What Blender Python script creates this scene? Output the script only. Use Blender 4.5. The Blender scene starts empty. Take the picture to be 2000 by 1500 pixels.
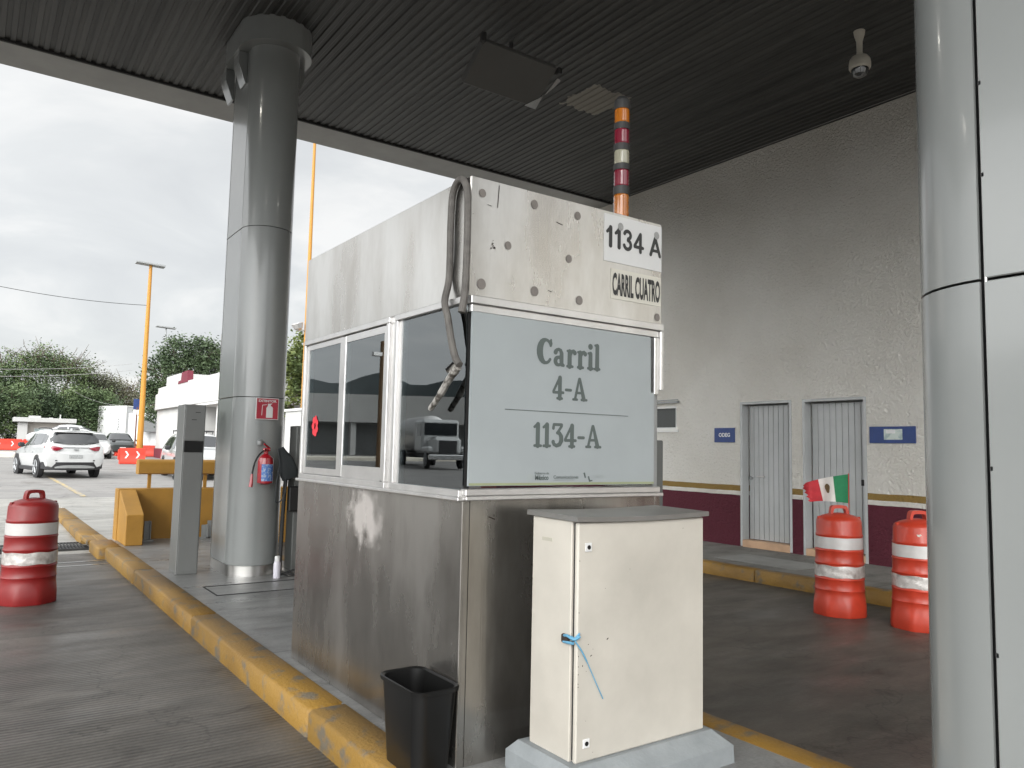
import bpy, bmesh, math, random
import numpy as np
from mathutils import Vector, Matrix
R = math.radians
PI = math.pi
random.seed(7)
sc = bpy.context.scene
COL = sc.collection

# ------------------------------------------------------------ camera
F = 1503.0
def _n(v): return v / np.linalg.norm(v)
_dY = _n(np.array([-1060., 106., F])); _dX = np.array([2150., 174., F]); _dX = _n(_dX - _dX @ _dY * _dY)
_RM = np.array([_dX, _dY, np.cross(_dX, _dY)])
cam = bpy.data.cameras.new('camera'); cam.sensor_width = 36; cam.lens = F / 2000 * 36
cam.clip_start = 0.05; cam.clip_end = 6000
camo = bpy.data.objects.new('camera', cam); COL.objects.link(camo)
_m = Matrix.Identity(4)
for i in range(3):
    _m[i][0] = _RM[i][0]; _m[i][1] = -_RM[i][1]; _m[i][2] = -_RM[i][2]
_m[2][3] = 1.55
camo.matrix_world = _m
sc.camera = camo

# ------------------------------------------------------------ world, sun, exposure
sc.view_settings.view_transform = 'Standard'; sc.view_settings.look = 'None'
sc.view_settings.gamma = 1; sc.view_settings.use_curve_mapping = False
sc.view_settings.exposure = 1.15
sc.cycles.use_denoising = True
sc.cycles.max_bounces = 8; sc.cycles.diffuse_bounces = 5; sc.cycles.glossy_bounces = 4
sc.cycles.transmission_bounces = 6; sc.cycles.transparent_max_bounces = 10
sc.cycles.caustics_reflective = False; sc.cycles.caustics_refractive = False
SUN_EL, SUN_AZ = R(30), R(228)        # azimuth clockwise from +Y
world = bpy.data.worlds.new('World'); sc.world = world; world.use_nodes = True
nt = world.node_tree; nt.nodes.clear(); N = nt.nodes; L = nt.links
wo = N.new('ShaderNodeOutputWorld'); bg = N.new('ShaderNodeBackground'); bg2 = N.new('ShaderNodeBackground')
sky = N.new('ShaderNodeTexSky'); sky.sky_type = 'NISHITA'; sky.sun_disc = False
sky.sun_elevation = SUN_EL; sky.sun_rotation = SUN_AZ
bg.inputs[1].default_value = 0.08; L.new(sky.outputs[0], bg.inputs[0])
tc = N.new('ShaderNodeTexCoord'); sep = N.new('ShaderNodeSeparateXYZ'); L.new(tc.outputs['Generated'], sep.inputs[0])
# project the direction on a cloud layer so the cloud bands flatten towards the horizon
def wmath(op, a, b=None, clamp=False):
    n = N.new('ShaderNodeMath'); n.operation = op; n.use_clamp = clamp
    for i, v in enumerate((a, b)):
        if v is None: continue
        if isinstance(v, (int, float)): n.inputs[i].default_value = v
        else: L.new(v, n.inputs[i])
    return n.outputs[0]
zz = wmath('ADD', wmath('MAXIMUM', sep.outputs[2], 0.0), 0.28)
cmb = N.new('ShaderNodeCombineXYZ'); L.new(wmath('DIVIDE', sep.outputs[0], zz), cmb.inputs[0]); L.new(wmath('DIVIDE', sep.outputs[1], zz), cmb.inputs[1])
nz = N.new('ShaderNodeTexNoise'); nz.inputs['Scale'].default_value = 2.0; nz.inputs['Detail'].default_value = 6; nz.inputs['Roughness'].default_value = .55
nz.inputs['Distortion'].default_value = .5; L.new(cmb.outputs[0], nz.inputs[0])
rp = N.new('ShaderNodeValToRGB'); L.new(nz.outputs[0], rp.inputs[0])
rp.color_ramp.elements[0].position = .36; rp.color_ramp.elements[0].color = (.56, .57, .575, 1)
rp.color_ramp.elements[1].position = .66; rp.color_ramp.elements[1].color = (.74, .735, .72, 1)
e = rp.color_ramp.elements.new(.5); e.color = (.61, .62, .62, 1)
L.new(rp.outputs[0], bg2.inputs[0])
# low bright lobe added to the sky, left and behind, to light the wall
sd = (math.sin(SUN_AZ) * math.cos(SUN_EL), math.cos(SUN_AZ) * math.cos(SUN_EL), math.sin(SUN_EL))
dp = N.new('ShaderNodeVectorMath'); dp.operation = 'DOT_PRODUCT'; L.new(tc.outputs['Generated'], dp.inputs[0]); dp.inputs[1].default_value = (math.sin(R(242)) * math.cos(R(17)), math.cos(R(242)) * math.cos(R(17)), math.sin(R(17)))
glow = wmath('POWER', wmath('MAXIMUM', wmath('ADD', wmath('MULTIPLY', dp.outputs['Value'], .5), .5), 0.0), 4.0)
L.new(wmath('ADD', wmath('MULTIPLY', glow, 4.7), 0.585), bg2.inputs[1])
mx = N.new('ShaderNodeMixShader'); mx.inputs[0].default_value = .93
L.new(bg.outputs[0], mx.inputs[1]); L.new(bg2.outputs[0], mx.inputs[2]); L.new(mx.outputs[0], wo.inputs[0])
sl = bpy.data.lights.new('sun', 'SUN'); sl.energy = 0.6; sl.angle = R(20); sl.color = (1, .95, .88)
so = bpy.data.objects.new('sun', sl); COL.objects.link(so)
so.rotation_euler = Vector(sd).to_track_quat('Z', 'Y').to_euler()

# ------------------------------------------------------------ materials
def mat(name, col, rough=.6, metal=0., var=.12, vscale=3., bump=0., bscale=40., stretch=(1, 1, 1), coat=0., col2=None,
        thr=(.45, .62), spec=.5, rvar=0., detail=6):
    m = bpy.data.materials.new(name); m.use_nodes = True
    n = m.node_tree.nodes; l = m.node_tree.links; b = n['Principled BSDF']
    b.inputs['Roughness'].default_value = rough; b.inputs['Metallic'].default_value = metal
    b.inputs['Coat Weight'].default_value = coat; b.inputs['Specular IOR Level'].default_value = spec
    t = n.new('ShaderNodeTexCoord'); mp = n.new('ShaderNodeMapping'); mp.inputs['Scale'].default_value = stretch
    l.new(t.outputs['Object'], mp.inputs[0])
    no = n.new('ShaderNodeTexNoise'); no.inputs['Scale'].default_value = vscale; no.inputs['Detail'].default_value = detail
    no.inputs['Roughness'].default_value = .6
    l.new(mp.outputs[0], no.inputs[0])
    r = n.new('ShaderNodeValToRGB'); l.new(no.outputs[0], r.inputs[0])
    c = np.array(col[:3]); c2 = np.array(col2[:3]) if col2 else c * (1 - var * 1.6)
    r.color_ramp.elements[0].position = thr[0] if col2 else .3; r.color_ramp.elements[0].color = (*c2, 1)
    r.color_ramp.elements[1].position = thr[1] if col2 else .7; r.color_ramp.elements[1].color = (*(c * (1 + (0 if col2 else var * .6))), 1)
    l.new(r.outputs[0], b.inputs['Base Color'])
    if rvar:
        mr = n.new('ShaderNodeMapRange'); mr.inputs[3].default_value = rough - rvar; mr.inputs[4].default_value = rough + rvar
        mr.inputs[1].default_value = .3; mr.inputs[2].default_value = .7
        l.new(no.outputs[0], mr.inputs[0]); l.new(mr.outputs[0], b.inputs['Roughness'])
    if bump:
        n2 = n.new('ShaderNodeTexNoise'); n2.inputs['Scale'].default_value = bscale; n2.inputs['Detail'].default_value = 5
        l.new(mp.outputs[0], n2.inputs[0])
        bp = n.new('ShaderNodeBump'); bp.inputs['Strength'].default_value = bump; bp.inputs['Distance'].default_value = .02
        l.new(n2.outputs[0], bp.inputs['Height']); l.new(bp.outputs[0], b.inputs['Normal'])
    return m
def nodes(m): return m.node_tree.nodes, m.node_tree.links, m.node_tree.nodes['Principled BSDF']
def emis(name, col, s):
    m = bpy.data.materials.new(name); m.use_nodes = True; b = m.node_tree.nodes['Principled BSDF']
    b.inputs['Base Color'].default_value = (*col, 1); b.inputs['Emission Color'].default_value = (*col, 1); b.inputs['Emission Strength'].default_value = s
    return m
def glass(name, tint, boost=.06, ior=1.5):
    m = bpy.data.materials.new(name); m.use_nodes = True; n = m.node_tree.nodes; l = m.node_tree.links; n.clear()
    o = n.new('ShaderNodeOutputMaterial'); t = n.new('ShaderNodeBsdfTransparent'); t.inputs[0].default_value = (*tint, 1)
    g = n.new('ShaderNodeBsdfGlossy'); g.inputs['Roughness'].default_value = .01; g.inputs[0].default_value = (.9, .95, .97, 1)
    f = n.new('ShaderNodeFresnel'); f.inputs[0].default_value = ior
    a = n.new('ShaderNodeMath'); a.operation = 'ADD'; a.inputs[1].default_value = boost; a.use_clamp = True
    l.new(f.outputs[0], a.inputs[0]); x = n.new('ShaderNodeMixShader'); l.new(a.outputs[0], x.inputs[0]); l.new(t.outputs[0], x.inputs[1]); l.new(g.outputs[0], x.inputs[2])
    l.new(x.outputs[0], o.inputs[0]); return m

M = {}
M['steel'] = mat('steel', (.56, .55, .53), .34, 1, .06, 1.3, rvar=.08, bump=.02, bscale=30, stretch=(6, 6, .35))
def stain_sheen_steel(name, light, dark, lo, hi, rough):
    # brushed panels with broad vertical runs: dirt below, reflection streaks painted into steel_up
    m = mat(name, light, rough, .95 if name == 'steel_up' else .9, col2=dark, thr=(lo, hi), vscale=1.6, stretch=(1.6, 1.6, .55), rvar=.1, bump=.03, bscale=30)
    n, l, b = nodes(m)
    t = n['Texture Coordinate']; g = n.new('ShaderNodeTexNoise'); mp = n.new('ShaderNodeMapping'); mp.inputs['Scale'].default_value = (90, 90, 1.2)
    l.new(t.outputs['Object'], mp.inputs[0]); l.new(mp.outputs[0], g.inputs[0]); g.inputs['Scale'].default_value = 1; g.inputs['Detail'].default_value = 3
    bp = n.new('ShaderNodeBump'); bp.inputs['Strength'].default_value = .12; bp.inputs['Distance'].default_value = .004
    l.new(g.outputs[0], bp.inputs['Height']); l.new(bp.outputs[0], b.inputs['Normal'])
    return m
M['steel_low'] = stain_sheen_steel('steel_low', (.40, .385, .36), (.22, .205, .185), .36, .66, .26)
M['steel_side'] = stain_sheen_steel('steel_side', (.37, .355, .335), (.20, .188, .172), .34, .62, .27)
M['steel_up'] = stain_sheen_steel('steel_up', (.64, .63, .61), (.40, .38, .35), .34, .62, .31)
def scuff(m, cy_, cz, ry, rz):
    # pale rubbed patch with a ragged edge
    n, l, b = nodes(m); t = n['Texture Coordinate']; s = n.new('ShaderNodeSeparateXYZ'); l.new(t.outputs['Object'], s.inputs[0])
    def mth(op, a, c=None):
        q = n.new('ShaderNodeMath'); q.operation = op
        for i, v in enumerate((a, c)):
            if v is None: continue
            if isinstance(v, (int, float)): q.inputs[i].default_value = v
            else: l.new(v, q.inputs[i])
        return q.outputs[0]
    g = n.new('ShaderNodeTexNoise'); g.inputs['Scale'].default_value = 11; g.inputs['Detail'].default_value = 8; l.new(t.outputs['Object'], g.inputs[0])
    a = mth('DIVIDE', mth('SUBTRACT', s.outputs[1], cy_), ry); c = mth('DIVIDE', mth('SUBTRACT', s.outputs[2], cz), rz)
    d = mth('ADD', mth('SQRT', mth('ADD', mth('MULTIPLY', a, a), mth('MULTIPLY', c, c))), mth('MULTIPLY', g.outputs[0], 1.7))
    mr = n.new('ShaderNodeMapRange'); l.new(d, mr.inputs[0]); mr.inputs[1].default_value = 1.15; mr.inputs[2].default_value = 1.7; mr.inputs[3].default_value = .95; mr.inputs[4].default_value = 0
    x = n.new('ShaderNodeMix'); x.data_type = 'RGBA'; l.new(mr.outputs[0], x.inputs[0]); l.new(n['Color Ramp'].outputs[0], x.inputs[6]); x.inputs[7].default_value = (.46, .43, .41, 1); l.new(x.outputs[2], b.inputs['Base Color'])
    k = mth('SUBTRACT', .9, mth('MULTIPLY', mr.outputs[0], .8)); l.new(k, b.inputs['Metallic'])
scuff(M['steel_side'], 3.98 - 3.988, 1.17 - .17, .30, .21)
M['alu'] = mat('alu', (.66, .65, .64), .38, .85, .08, 6)
M['alu_dark'] = mat('alu_dark', (.30, .31, .31), .45, .4, .08, 6)
M['chrome'] = mat('chrome', (.75, .75, .75), .12, 1, .03)
M['grey_panel'] = mat('grey_panel', (.225, .236, .232), .25, 0, .05, 1.2, coat=.35, spec=.5)
M['grey_panel'].node_tree.nodes['Principled BSDF'].inputs['Coat Roughness'].default_value = .08
M['gap'] = mat('gap', (.02, .02, .02), .9)
M['post_grey'] = mat('post_grey', (.20, .205, .20), .42, .35, .08, 2.5, stretch=(1, 1, .3))
M['post_grey2'] = mat('post_grey2', (.115, .12, .115), .5, .2, .08, 2.5)
M['cab'] = mat('cab', (.53, .50, .445), .42, 0, .13, 1.7, coat=.15, detail=10, rvar=.08)
M['cabside'] = M['cab']
M['concrete_paint'] = mat('concrete_paint', (.24, .26, .27), .75, 0, .12, 7, bump=.15, bscale=60)
M['plastic_black'] = mat('plastic_black', (.007, .007, .007), .32, 0, .1, 5)
M['plastic_black'].node_tree.nodes['Principled BSDF'].inputs['Specular IOR Level'].default_value = .35
M['rubber'] = mat('rubber', (.018, .018, .018), .75, 0, .1)
M['hose'] = mat('hose', (.135, .125, .115), .7, 0, .25, 14, bump=.2, bscale=50)
M['tape'] = mat('tape', (.45, .43, .40), .42, .3, col2=(.08, .07, .06), thr=(.4, .55), vscale=28)
M['sign_grey'] = mat('sign_grey', (.325, .355, .365), .42, 0, .045, 2.0)
M['sign_text'] = mat('sign_text', (.085, .105, .10), .5, 0, .04)
M['sign_green'] = mat('sign_green', (.30, .33, .20), .5)
M['sign_faint'] = mat('sign_faint', (.33, .36, .36), .5, 0, .04)
M['label_dark'] = mat('label_dark', (.03, .03, .03), .5, 0, .1)
M['label_white'] = mat('label_white', (.66, .66, .655), .5, 0, .04, 5)
M['label_cream'] = mat('label_cream', (.62, .60, .53), .5, 0, .05, 5)
M['dot'] = mat('dot', (.20, .18, .165), .75, 0, .1, 20)
M['drum'] = mat('drum', (.50, .045, .020), .40, 0, .16, 5, coat=.1, rvar=.08)
M['drum_dark'] = mat('drum_dark', (.24, .012, .012), .4, 0, .12, 4, rvar=.08)
M['band'] = mat('band', (.62, .59, .565), .32, .25, col2=(.33, .30, .28), thr=(.33, .55), vscale=9, bump=.5, bscale=14)
M['band_clean'] = mat('band_clean', (.62, .60, .585), .35, .15, .08, 6)
M['barrier_red'] = mat('barrier_red', (.56, .040, .018), .5, 0, .1, 3)
M['white'] = mat('white', (.66, .66, .64), .6, 0, .06, 2)
M['white_wall'] = mat('white_wall', (.47, .47, .46), .8, 0, .05, 1, bump=.1)
M['maroon'] = mat('maroon', (.14, .014, .030), .7, 0, .12, 3)
M['yellow_pole'] = mat('yellow_pole', (.44, .20, .02), .5, 0, .08, 1)
M['yellow_wall'] = mat('yellow_wall', (.40, .205, .030), .6, 0, .12, 3, bump=.1)
M['carpaint'] = mat('carpaint', (.52, .53, .53), .3, 0, .02, 1, coat=1)
M['carpaint_silver'] = mat('carpaint_silver', (.50, .52, .54), .3, .4, .02, 1, coat=1)
M['carpaint_dark'] = mat('carpaint_dark', (.03, .035, .035), .3, .2, .02, 1, coat=1)
M['carglass'] = mat('carglass', (.02, .022, .025), .06, 0, .02, coat=1, spec=.8)
M['carplastic'] = mat('carplastic', (.02, .02, .022), .5)
M['tyre'] = mat('tyre', (.015, .015, .016), .8, bump=.1)
M['rim'] = mat('rim', (.45, .46, .47), .3, .9)
M['taillight'] = mat('taillight', (.22, .004, .018), .15, coat=1)
M['plate'] = mat('plate', (.35, .36, .36), .5, 0, .25, 30)
M['plate_white'] = mat('plate_white', (.7, .7, .7), .5)
M['headlight'] = mat('headlight', (.45, .47, .5), .1, .5, coat=1)
M['bark'] = mat('bark', (.13, .10, .075), .9, 0, .25, 6, bump=.4)
def leafmat(name, c1, c2, sc_=.35):
    m = mat(name, c1, .55, 0, col2=c2, thr=(.40, .62), vscale=sc_, detail=3)
    b = m.node_tree.nodes['Principled BSDF']; b.inputs['Specular IOR Level'].default_value = .3
    return m
M['leaf'] = leafmat('leaf', (.125, .17, .072), (.065, .10, .046))
M['leaf_dark'] = leafmat('leaf_dark', (.085, .12, .058), (.048, .075, .038))
M['leaf_dry'] = leafmat('leaf_dry', (.17, .155, .10), (.10, .11, .065), .2)
M['leaf_near'] = leafmat('leaf_near', (.17, .20, .055), (.06, .085, .028), .8)
M['sky_glass'] = glass('booth_glass', (.58, .61, .61), .10)
M['wallglass'] = mat('wallglass', (.03, .035, .035), .08, coat=1)
M['desk'] = mat('desk', (.20, .15, .10), .5)
M['orange_cloth'] = mat('orange_cloth', (.65, .18, .03), .8)
M['paper'] = mat('paper', (.7, .7, .7), .8)
M['flower'] = mat('flower', (.85, .03, .05), .5)
M['ext_red'] = mat('ext_red', (.40, .010, .020), .25, coat=.6)
M['ext_sign'] = mat('ext_sign', (.38, .015, .035), .45)
M['label_blue'] = mat('label_blue', (.06, .17, .48), .45, 0, col2=(.40, .48, .60), thr=(.42, .5), vscale=45)
M['cloth_black'] = mat('cloth_black', (.02, .024, .026), .75, bump=.5, bscale=22)
M['bottle'] = mat('bottle', (.62, .60, .66), .4)
M['blue_sign'] = mat('blue_sign', (.018, .045, .17), .5, 0, .1, 8)
M['flag_g'] = mat('flag_g', (.015, .20, .08), .75, 0, .1, 12)
M['flag_w'] = mat('flag_w', (.72, .70, .66), .75, 0, .06, 12)
M['flag_r'] = mat('flag_r', (.50, .03, .04), .75, 0, .12, 12)
M['emblem'] = mat('emblem', (.16, .11, .05), .8, 0, .3, 60)
M['door_grey'] = mat('door_grey', (.42, .43, .43), .5, 0, .07, 2, coat=.1)
M['tile'] = mat('tile', (.50, .32, .20), .5, 0, .12, 5)
M['cam_white'] = mat('cam_white', (.55, .52, .45), .45)
M['amber'] = mat('amber', (.50, .15, .008), .2, coat=.8)
M['lens_red'] = mat('lens_red', (.22, .01, .03), .2, coat=.8)
M['lens_clear'] = mat('lens_clear', (.42, .40, .30), .2, coat=.8)
M['stack_base'] = mat('stack_base', (.03, .03, .03), .5)
M['twine'] = mat('twine', (.12, .33, .50), .6)
M['rustchip'] = mat('rustchip', (.03, .02, .015), .9)
M['hill'] = mat('hill', (.035, .048, .05), .95, 0, .25, .02)
M['grate'] = mat('grate', (.05, .05, .05), .7, .3)
M['lampglow'] = emis('lamp_glow', (1, .95, .85), 45)
M['panelback'] = mat('panelback', (.11, .11, .105), .7, .0, .06, 2)
M['box_white'] = mat('box_white', (.60, .61, .61), .55, 0, col2=(.40, .41, .41), thr=(.3, .42), vscale=1.1, stretch=(1, 1, .3))
M['trash'] = mat('trash', (.45, .12, .10), .7, 0, .4, 9)

def worn_paint(name, paint, under, lo, hi, bump=.2):
    m = mat(name, paint, .58, 0, col2=under, thr=(lo, hi), vscale=6.5, bump=bump, bscale=45, detail=9)
    n, l, b = nodes(m)
    # a broad second wash of grime
    t = n['Texture Coordinate']; g = n.new('ShaderNodeTexNoise'); g.inputs['Scale'].default_value = .9; g.inputs['Detail'].default_value = 7
    l.new(t.outputs['Object'], g.inputs[0]); r = n.new('ShaderNodeValToRGB'); l.new(g.outputs[0], r.inputs[0])
    r.color_ramp.elements[0].position = .35; r.color_ramp.elements[0].color = (.62, .60, .58, 1); r.color_ramp.elements[1].position = .6; r.color_ramp.elements[1].color = (1, 1, 1, 1)
    x = n.new('ShaderNodeMix'); x.data_type = 'RGBA'; x.blend_type = 'MULTIPLY'; x.inputs[0].default_value = 1
    l.new(n['Color Ramp'].outputs[0], x.inputs[6]); l.new(r.outputs[0], x.inputs[7]); l.new(x.outputs[2], b.inputs['Base Color'])
    return m
M['kerb'] = worn_paint('kerb_yellow', (.285, .160, .027), (.15, .125, .09), .36, .46, bump=.4)

def ground_mat(name, c1, c2, rough, groove=0, rot=0, fine=.5, joint=None, rlo=.3, rhi=.7, blotch=.7):
    m = bpy.data.materials.new(name); m.use_nodes = True; n, l, b = nodes(m)
    t = n.new('ShaderNodeTexCoord')
    def noise(s, d=7, st=(1, 1, 1), dist=0):
        mp = n.new('ShaderNodeMapping'); mp.inputs['Scale'].default_value = st; l.new(t.outputs['Object'], mp.inputs[0])
        q = n.new('ShaderNodeTexNoise'); q.inputs['Scale'].default_value = s; q.inputs['Detail'].default_value = d; q.inputs['Roughness'].default_value = .62
        q.inputs['Distortion'].default_value = dist
        l.new(mp.outputs[0], q.inputs[0]); return q.outputs[0]
    def ramp(v, a, ca, bb, cb):
        r = n.new('ShaderNodeValToRGB'); l.new(v, r.inputs[0]); r.color_ramp.elements[0].position = a; r.color_ramp.elements[0].color = (*ca, 1)
        r.color_ramp.elements[1].position = bb; r.color_ramp.elements[1].color = (*cb, 1); return r.outputs[0]
    def mul(a, c, f=1):
        x = n.new('ShaderNodeMix'); x.data_type = 'RGBA'; x.blend_type = 'MULTIPLY'; x.inputs[0].default_value = f; l.new(a, x.inputs[6]); l.new(c, x.inputs[7]); return x.outputs[2]
    col = ramp(noise(.55, 8, (.5, 1, 1)), .3, c2, .68, c1)
    col = mul(col, ramp(noise(3.1, 9, (.55, 1.5, 1), .4), .36, (blotch,) * 3, .6, (1.06,) * 3))
    col = mul(col, ramp(noise(60, 4), .3, (.80,) * 3, .65, (1.08,) * 3))
    col = mul(col, ramp(noise(.9, 5, (1, .3, 1), 1.2), .28, (.72, .70, .68), .42, (1,) * 3))
    col = mul(col, ramp(noise(2.3, 4, (1, .8, 1), .8), .27, (.50, .48, .46), .36, (1,) * 3))
    vo = n.new('ShaderNodeTexVoronoi'); vo.feature = 'DISTANCE_TO_EDGE'; vo.inputs['Scale'].default_value = .55
    wp = n.new('ShaderNodeVectorMath'); wp.operation = 'ADD'; l.new(t.outputs['Object'], wp.inputs[0])
    nzc = n.new('ShaderNodeTexNoise'); nzc.inputs['Scale'].default_value = 2.5; nzc.inputs['Detail'].default_value = 6; l.new(t.outputs['Object'], nzc.inputs[0]); l.new(nzc.outputs[1], wp.inputs[1])
    l.new(wp.outputs[0], vo.inputs[0]); col = mul(col, ramp(vo.outputs[0], .002, (.45,) * 3, .007, (1,) * 3), .8)
    h = None
    if groove:
        w = n.new('ShaderNodeTexWave'); w.wave_type = 'BANDS'; w.bands_direction = 'Y'; w.inputs['Scale'].default_value = groove
        w.inputs['Distortion'].default_value = 1.2; w.inputs['Detail'].default_value = 3; w.inputs['Detail Scale'].default_value = 1.2
        mp = n.new('ShaderNodeMapping'); mp.inputs['Scale'].default_value = (.12, 1, 1); mp.inputs['Rotation'].default_value = (0, 0, rot)
        l.new(t.outputs['Object'], mp.inputs[0]); l.new(mp.outputs[0], w.inputs[0]); h = w.outputs[0]
        vis = ramp(noise(.8, 3, (.5, 1, 1)), .36, (.12,) * 3, .55, (1,) * 3)
        hh = n.new('ShaderNodeMix'); hh.data_type = 'RGBA'; hh.blend_type = 'MULTIPLY'; hh.inputs[0].default_value = 1; l.new(h, hh.inputs[6]); l.new(vis, hh.inputs[7])
        col = mul(col, ramp(hh.outputs[2], .05, (1.06,) * 3, .9, (.50,) * 3))
        h = hh.outputs[2]
    if joint:
        for axis, pos in joint:
            s = n.new('ShaderNodeSeparateXYZ'); l.new(t.outputs['Object'], s.inputs[0])
            a = n.new('ShaderNodeMath'); a.operation = 'SUBTRACT'; l.new(s.outputs[axis], a.inputs[0]); a.inputs[1].default_value = pos
            w2 = n.new('ShaderNodeMath'); w2.operation = 'ABSOLUTE'; l.new(a.outputs[0], w2.inputs[0])
            w3 = n.new('ShaderNodeMath'); w3.operation = 'ADD'; l.new(w2.outputs[0], w3.inputs[0])
            ns = n.new('ShaderNodeMath'); ns.operation = 'MULTIPLY'; l.new(noise(9), ns.inputs[0]); ns.inputs[1].default_value = .012; l.new(ns.outputs[0], w3.inputs[1])
            col = mul(col, ramp(w3.outputs[0], .008, (.25,) * 3, .014, (1,) * 3))
    l.new(col, b.inputs['Base Color'])
    mr = n.new('ShaderNodeMapRange'); l.new(noise(1.1, 6, (.6, 1.6, 1)), mr.inputs[0]); mr.inputs[1].default_value = .35; mr.inputs[2].default_value = .65
    mr.inputs[3].default_value = rlo; mr.inputs[4].default_value = rhi; l.new(mr.outputs[0], b.inputs['Roughness'])
    bp = n.new('ShaderNodeBump'); bp.inputs['Strength'].default_value = fine; bp.inputs['Distance'].default_value = .006
    add = n.new('ShaderNodeMath'); add.operation = 'ADD'
    f2 = n.new('ShaderNodeMath'); f2.operation = 'MULTIPLY'; l.new(noise(45, 5), f2.inputs[0]); f2.inputs[1].default_value = .6
    l.new(f2.outputs[0], add.inputs[0])
    if h is not None: 
        f3 = n.new('ShaderNodeMath'); f3.operation = 'MULTIPLY'; l.new(h, f3.inputs[0]); f3.inputs[1].default_value = -.8; l.new(f3.outputs[0], add.inputs[1])
    else: l.new(noise(6, 6), add.inputs[1])
    l.new(add.outputs[0], bp.inputs['Height']); l.new(bp.outputs[0], b.inputs['Normal'])
    return m
M['lane'] = ground_mat('lane_concrete', (.150, .138, .123), (.088, .081, .072), .6, groove=7.5, rot=R(1.5), fine=.55, joint=[(1, 7.13), (1, 2.4), (1, 11.8)], rlo=.30, rhi=.62)
M['lane_dark'] = ground_mat('lane_asphalt', (.105, .092, .075), (.056, .051, .044), .7, fine=.6, rlo=.38, rhi=.7)
M['island'] = ground_mat('island_concrete', (.27, .27, .265), (.17, .172, .17), .5, fine=.5, joint=[(1, 7.05), (1, 9.6), (1, 5.2)], rlo=.25, rhi=.5)
M['walk'] = ground_mat('walk_concrete', (.24, .235, .215), (.17, .165, .15), .7, fine=.5, joint=[(1, 8.6), (1, 6.6), (1, 4.6)], rlo=.5, rhi=.8)
M['apron'] = ground_mat('apron_concrete', (.40, .39, .36), (.29, .28, .26), .6, fine=.4, joint=[(1, 14.5), (1, 18.2)], rlo=.3, rhi=.6)
M['asphalt'] = ground_mat('parking_asphalt', (.27, .26, .25), (.20, .195, .19), .8, fine=.3, rlo=.5, rhi=.8, blotch=.85)

def stucco():
    m = bpy.data.materials.new('stucco'); m.use_nodes = True; n, l, b = nodes(m); b.inputs['Roughness'].default_value = .85
    t = n.new('ShaderNodeTexCoord'); s = n.new('ShaderNodeSeparateXYZ'); l.new(t.outputs['Object'], s.inputs[0])
    nz = n.new('ShaderNodeTexNoise'); nz.inputs['Scale'].default_value = 3; l.new(t.outputs['Object'], nz.inputs[0])
    z = n.new('ShaderNodeMath'); z.operation = 'MULTIPLY_ADD'; l.new(nz.outputs[0], z.inputs[0]); z.inputs[1].default_value = .02; l.new(s.outputs[2], z.inputs[2])
    r = n.new('ShaderNodeValToRGB'); r.color_ramp.interpolation = 'CONSTANT'
    mr = n.new('ShaderNodeMapRange'); l.new(z.outputs[0], mr.inputs[0]); mr.inputs[1].default_value = 0; mr.inputs[2].default_value = 2
    l.new(mr.outputs[0], r.inputs[0])
    E_ = r.color_ramp.elements; E_[0].position = 0; E_[0].color = (.115, .012, .028, 1); E_[1].position = .470; E_[1].color = (.86, .83, .77, 1)
    a = E_.new(.501); a.color = (.33, .21, .055, 1); a = E_.new(.545); a.color = (.86, .835, .775, 1)
    d = n.new('ShaderNodeTexNoise'); d.inputs['Scale'].default_value = .8; d.inputs['Detail'].default_value = 8; l.new(t.outputs['Object'], d.inputs[0])
    rr = n.new('ShaderNodeValToRGB'); l.new(d.outputs[0], rr.inputs[0]); rr.color_ramp.elements[0].position = .3; rr.color_ramp.elements[0].color = (.88, .87, .85, 1); rr.color_ramp.elements[1].position = .6; rr.color_ramp.elements[1].color = (1, 1, 1, 1)
    x = n.new('ShaderNodeMix'); x.data_type = 'RGBA'; x.blend_type = 'MULTIPLY'; x.inputs[0].default_value = 1; l.new(r.outputs[0], x.inputs[6]); l.new(rr.outputs[0], x.inputs[7])
    l.new(x.outputs[2], b.inputs['Base Color'])
    v = n.new('ShaderNodeTexNoise'); v.inputs['Scale'].default_value = 26; v.inputs['Detail'].default_value = 6; v.inputs['Roughness'].default_value = .65; v.inputs['Distortion'].default_value = .6
    l.new(t.outputs['Object'], v.inputs[0])
    bp = n.new('ShaderNodeBump'); bp.inputs['Strength'].default_value = 1.0; bp.inputs['Distance'].default_value = .08; l.new(v.outputs[0], bp.inputs['Height']); l.new(bp.outputs[0], b.inputs['Normal'])
    return m
M['stucco'] = stucco()
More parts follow.
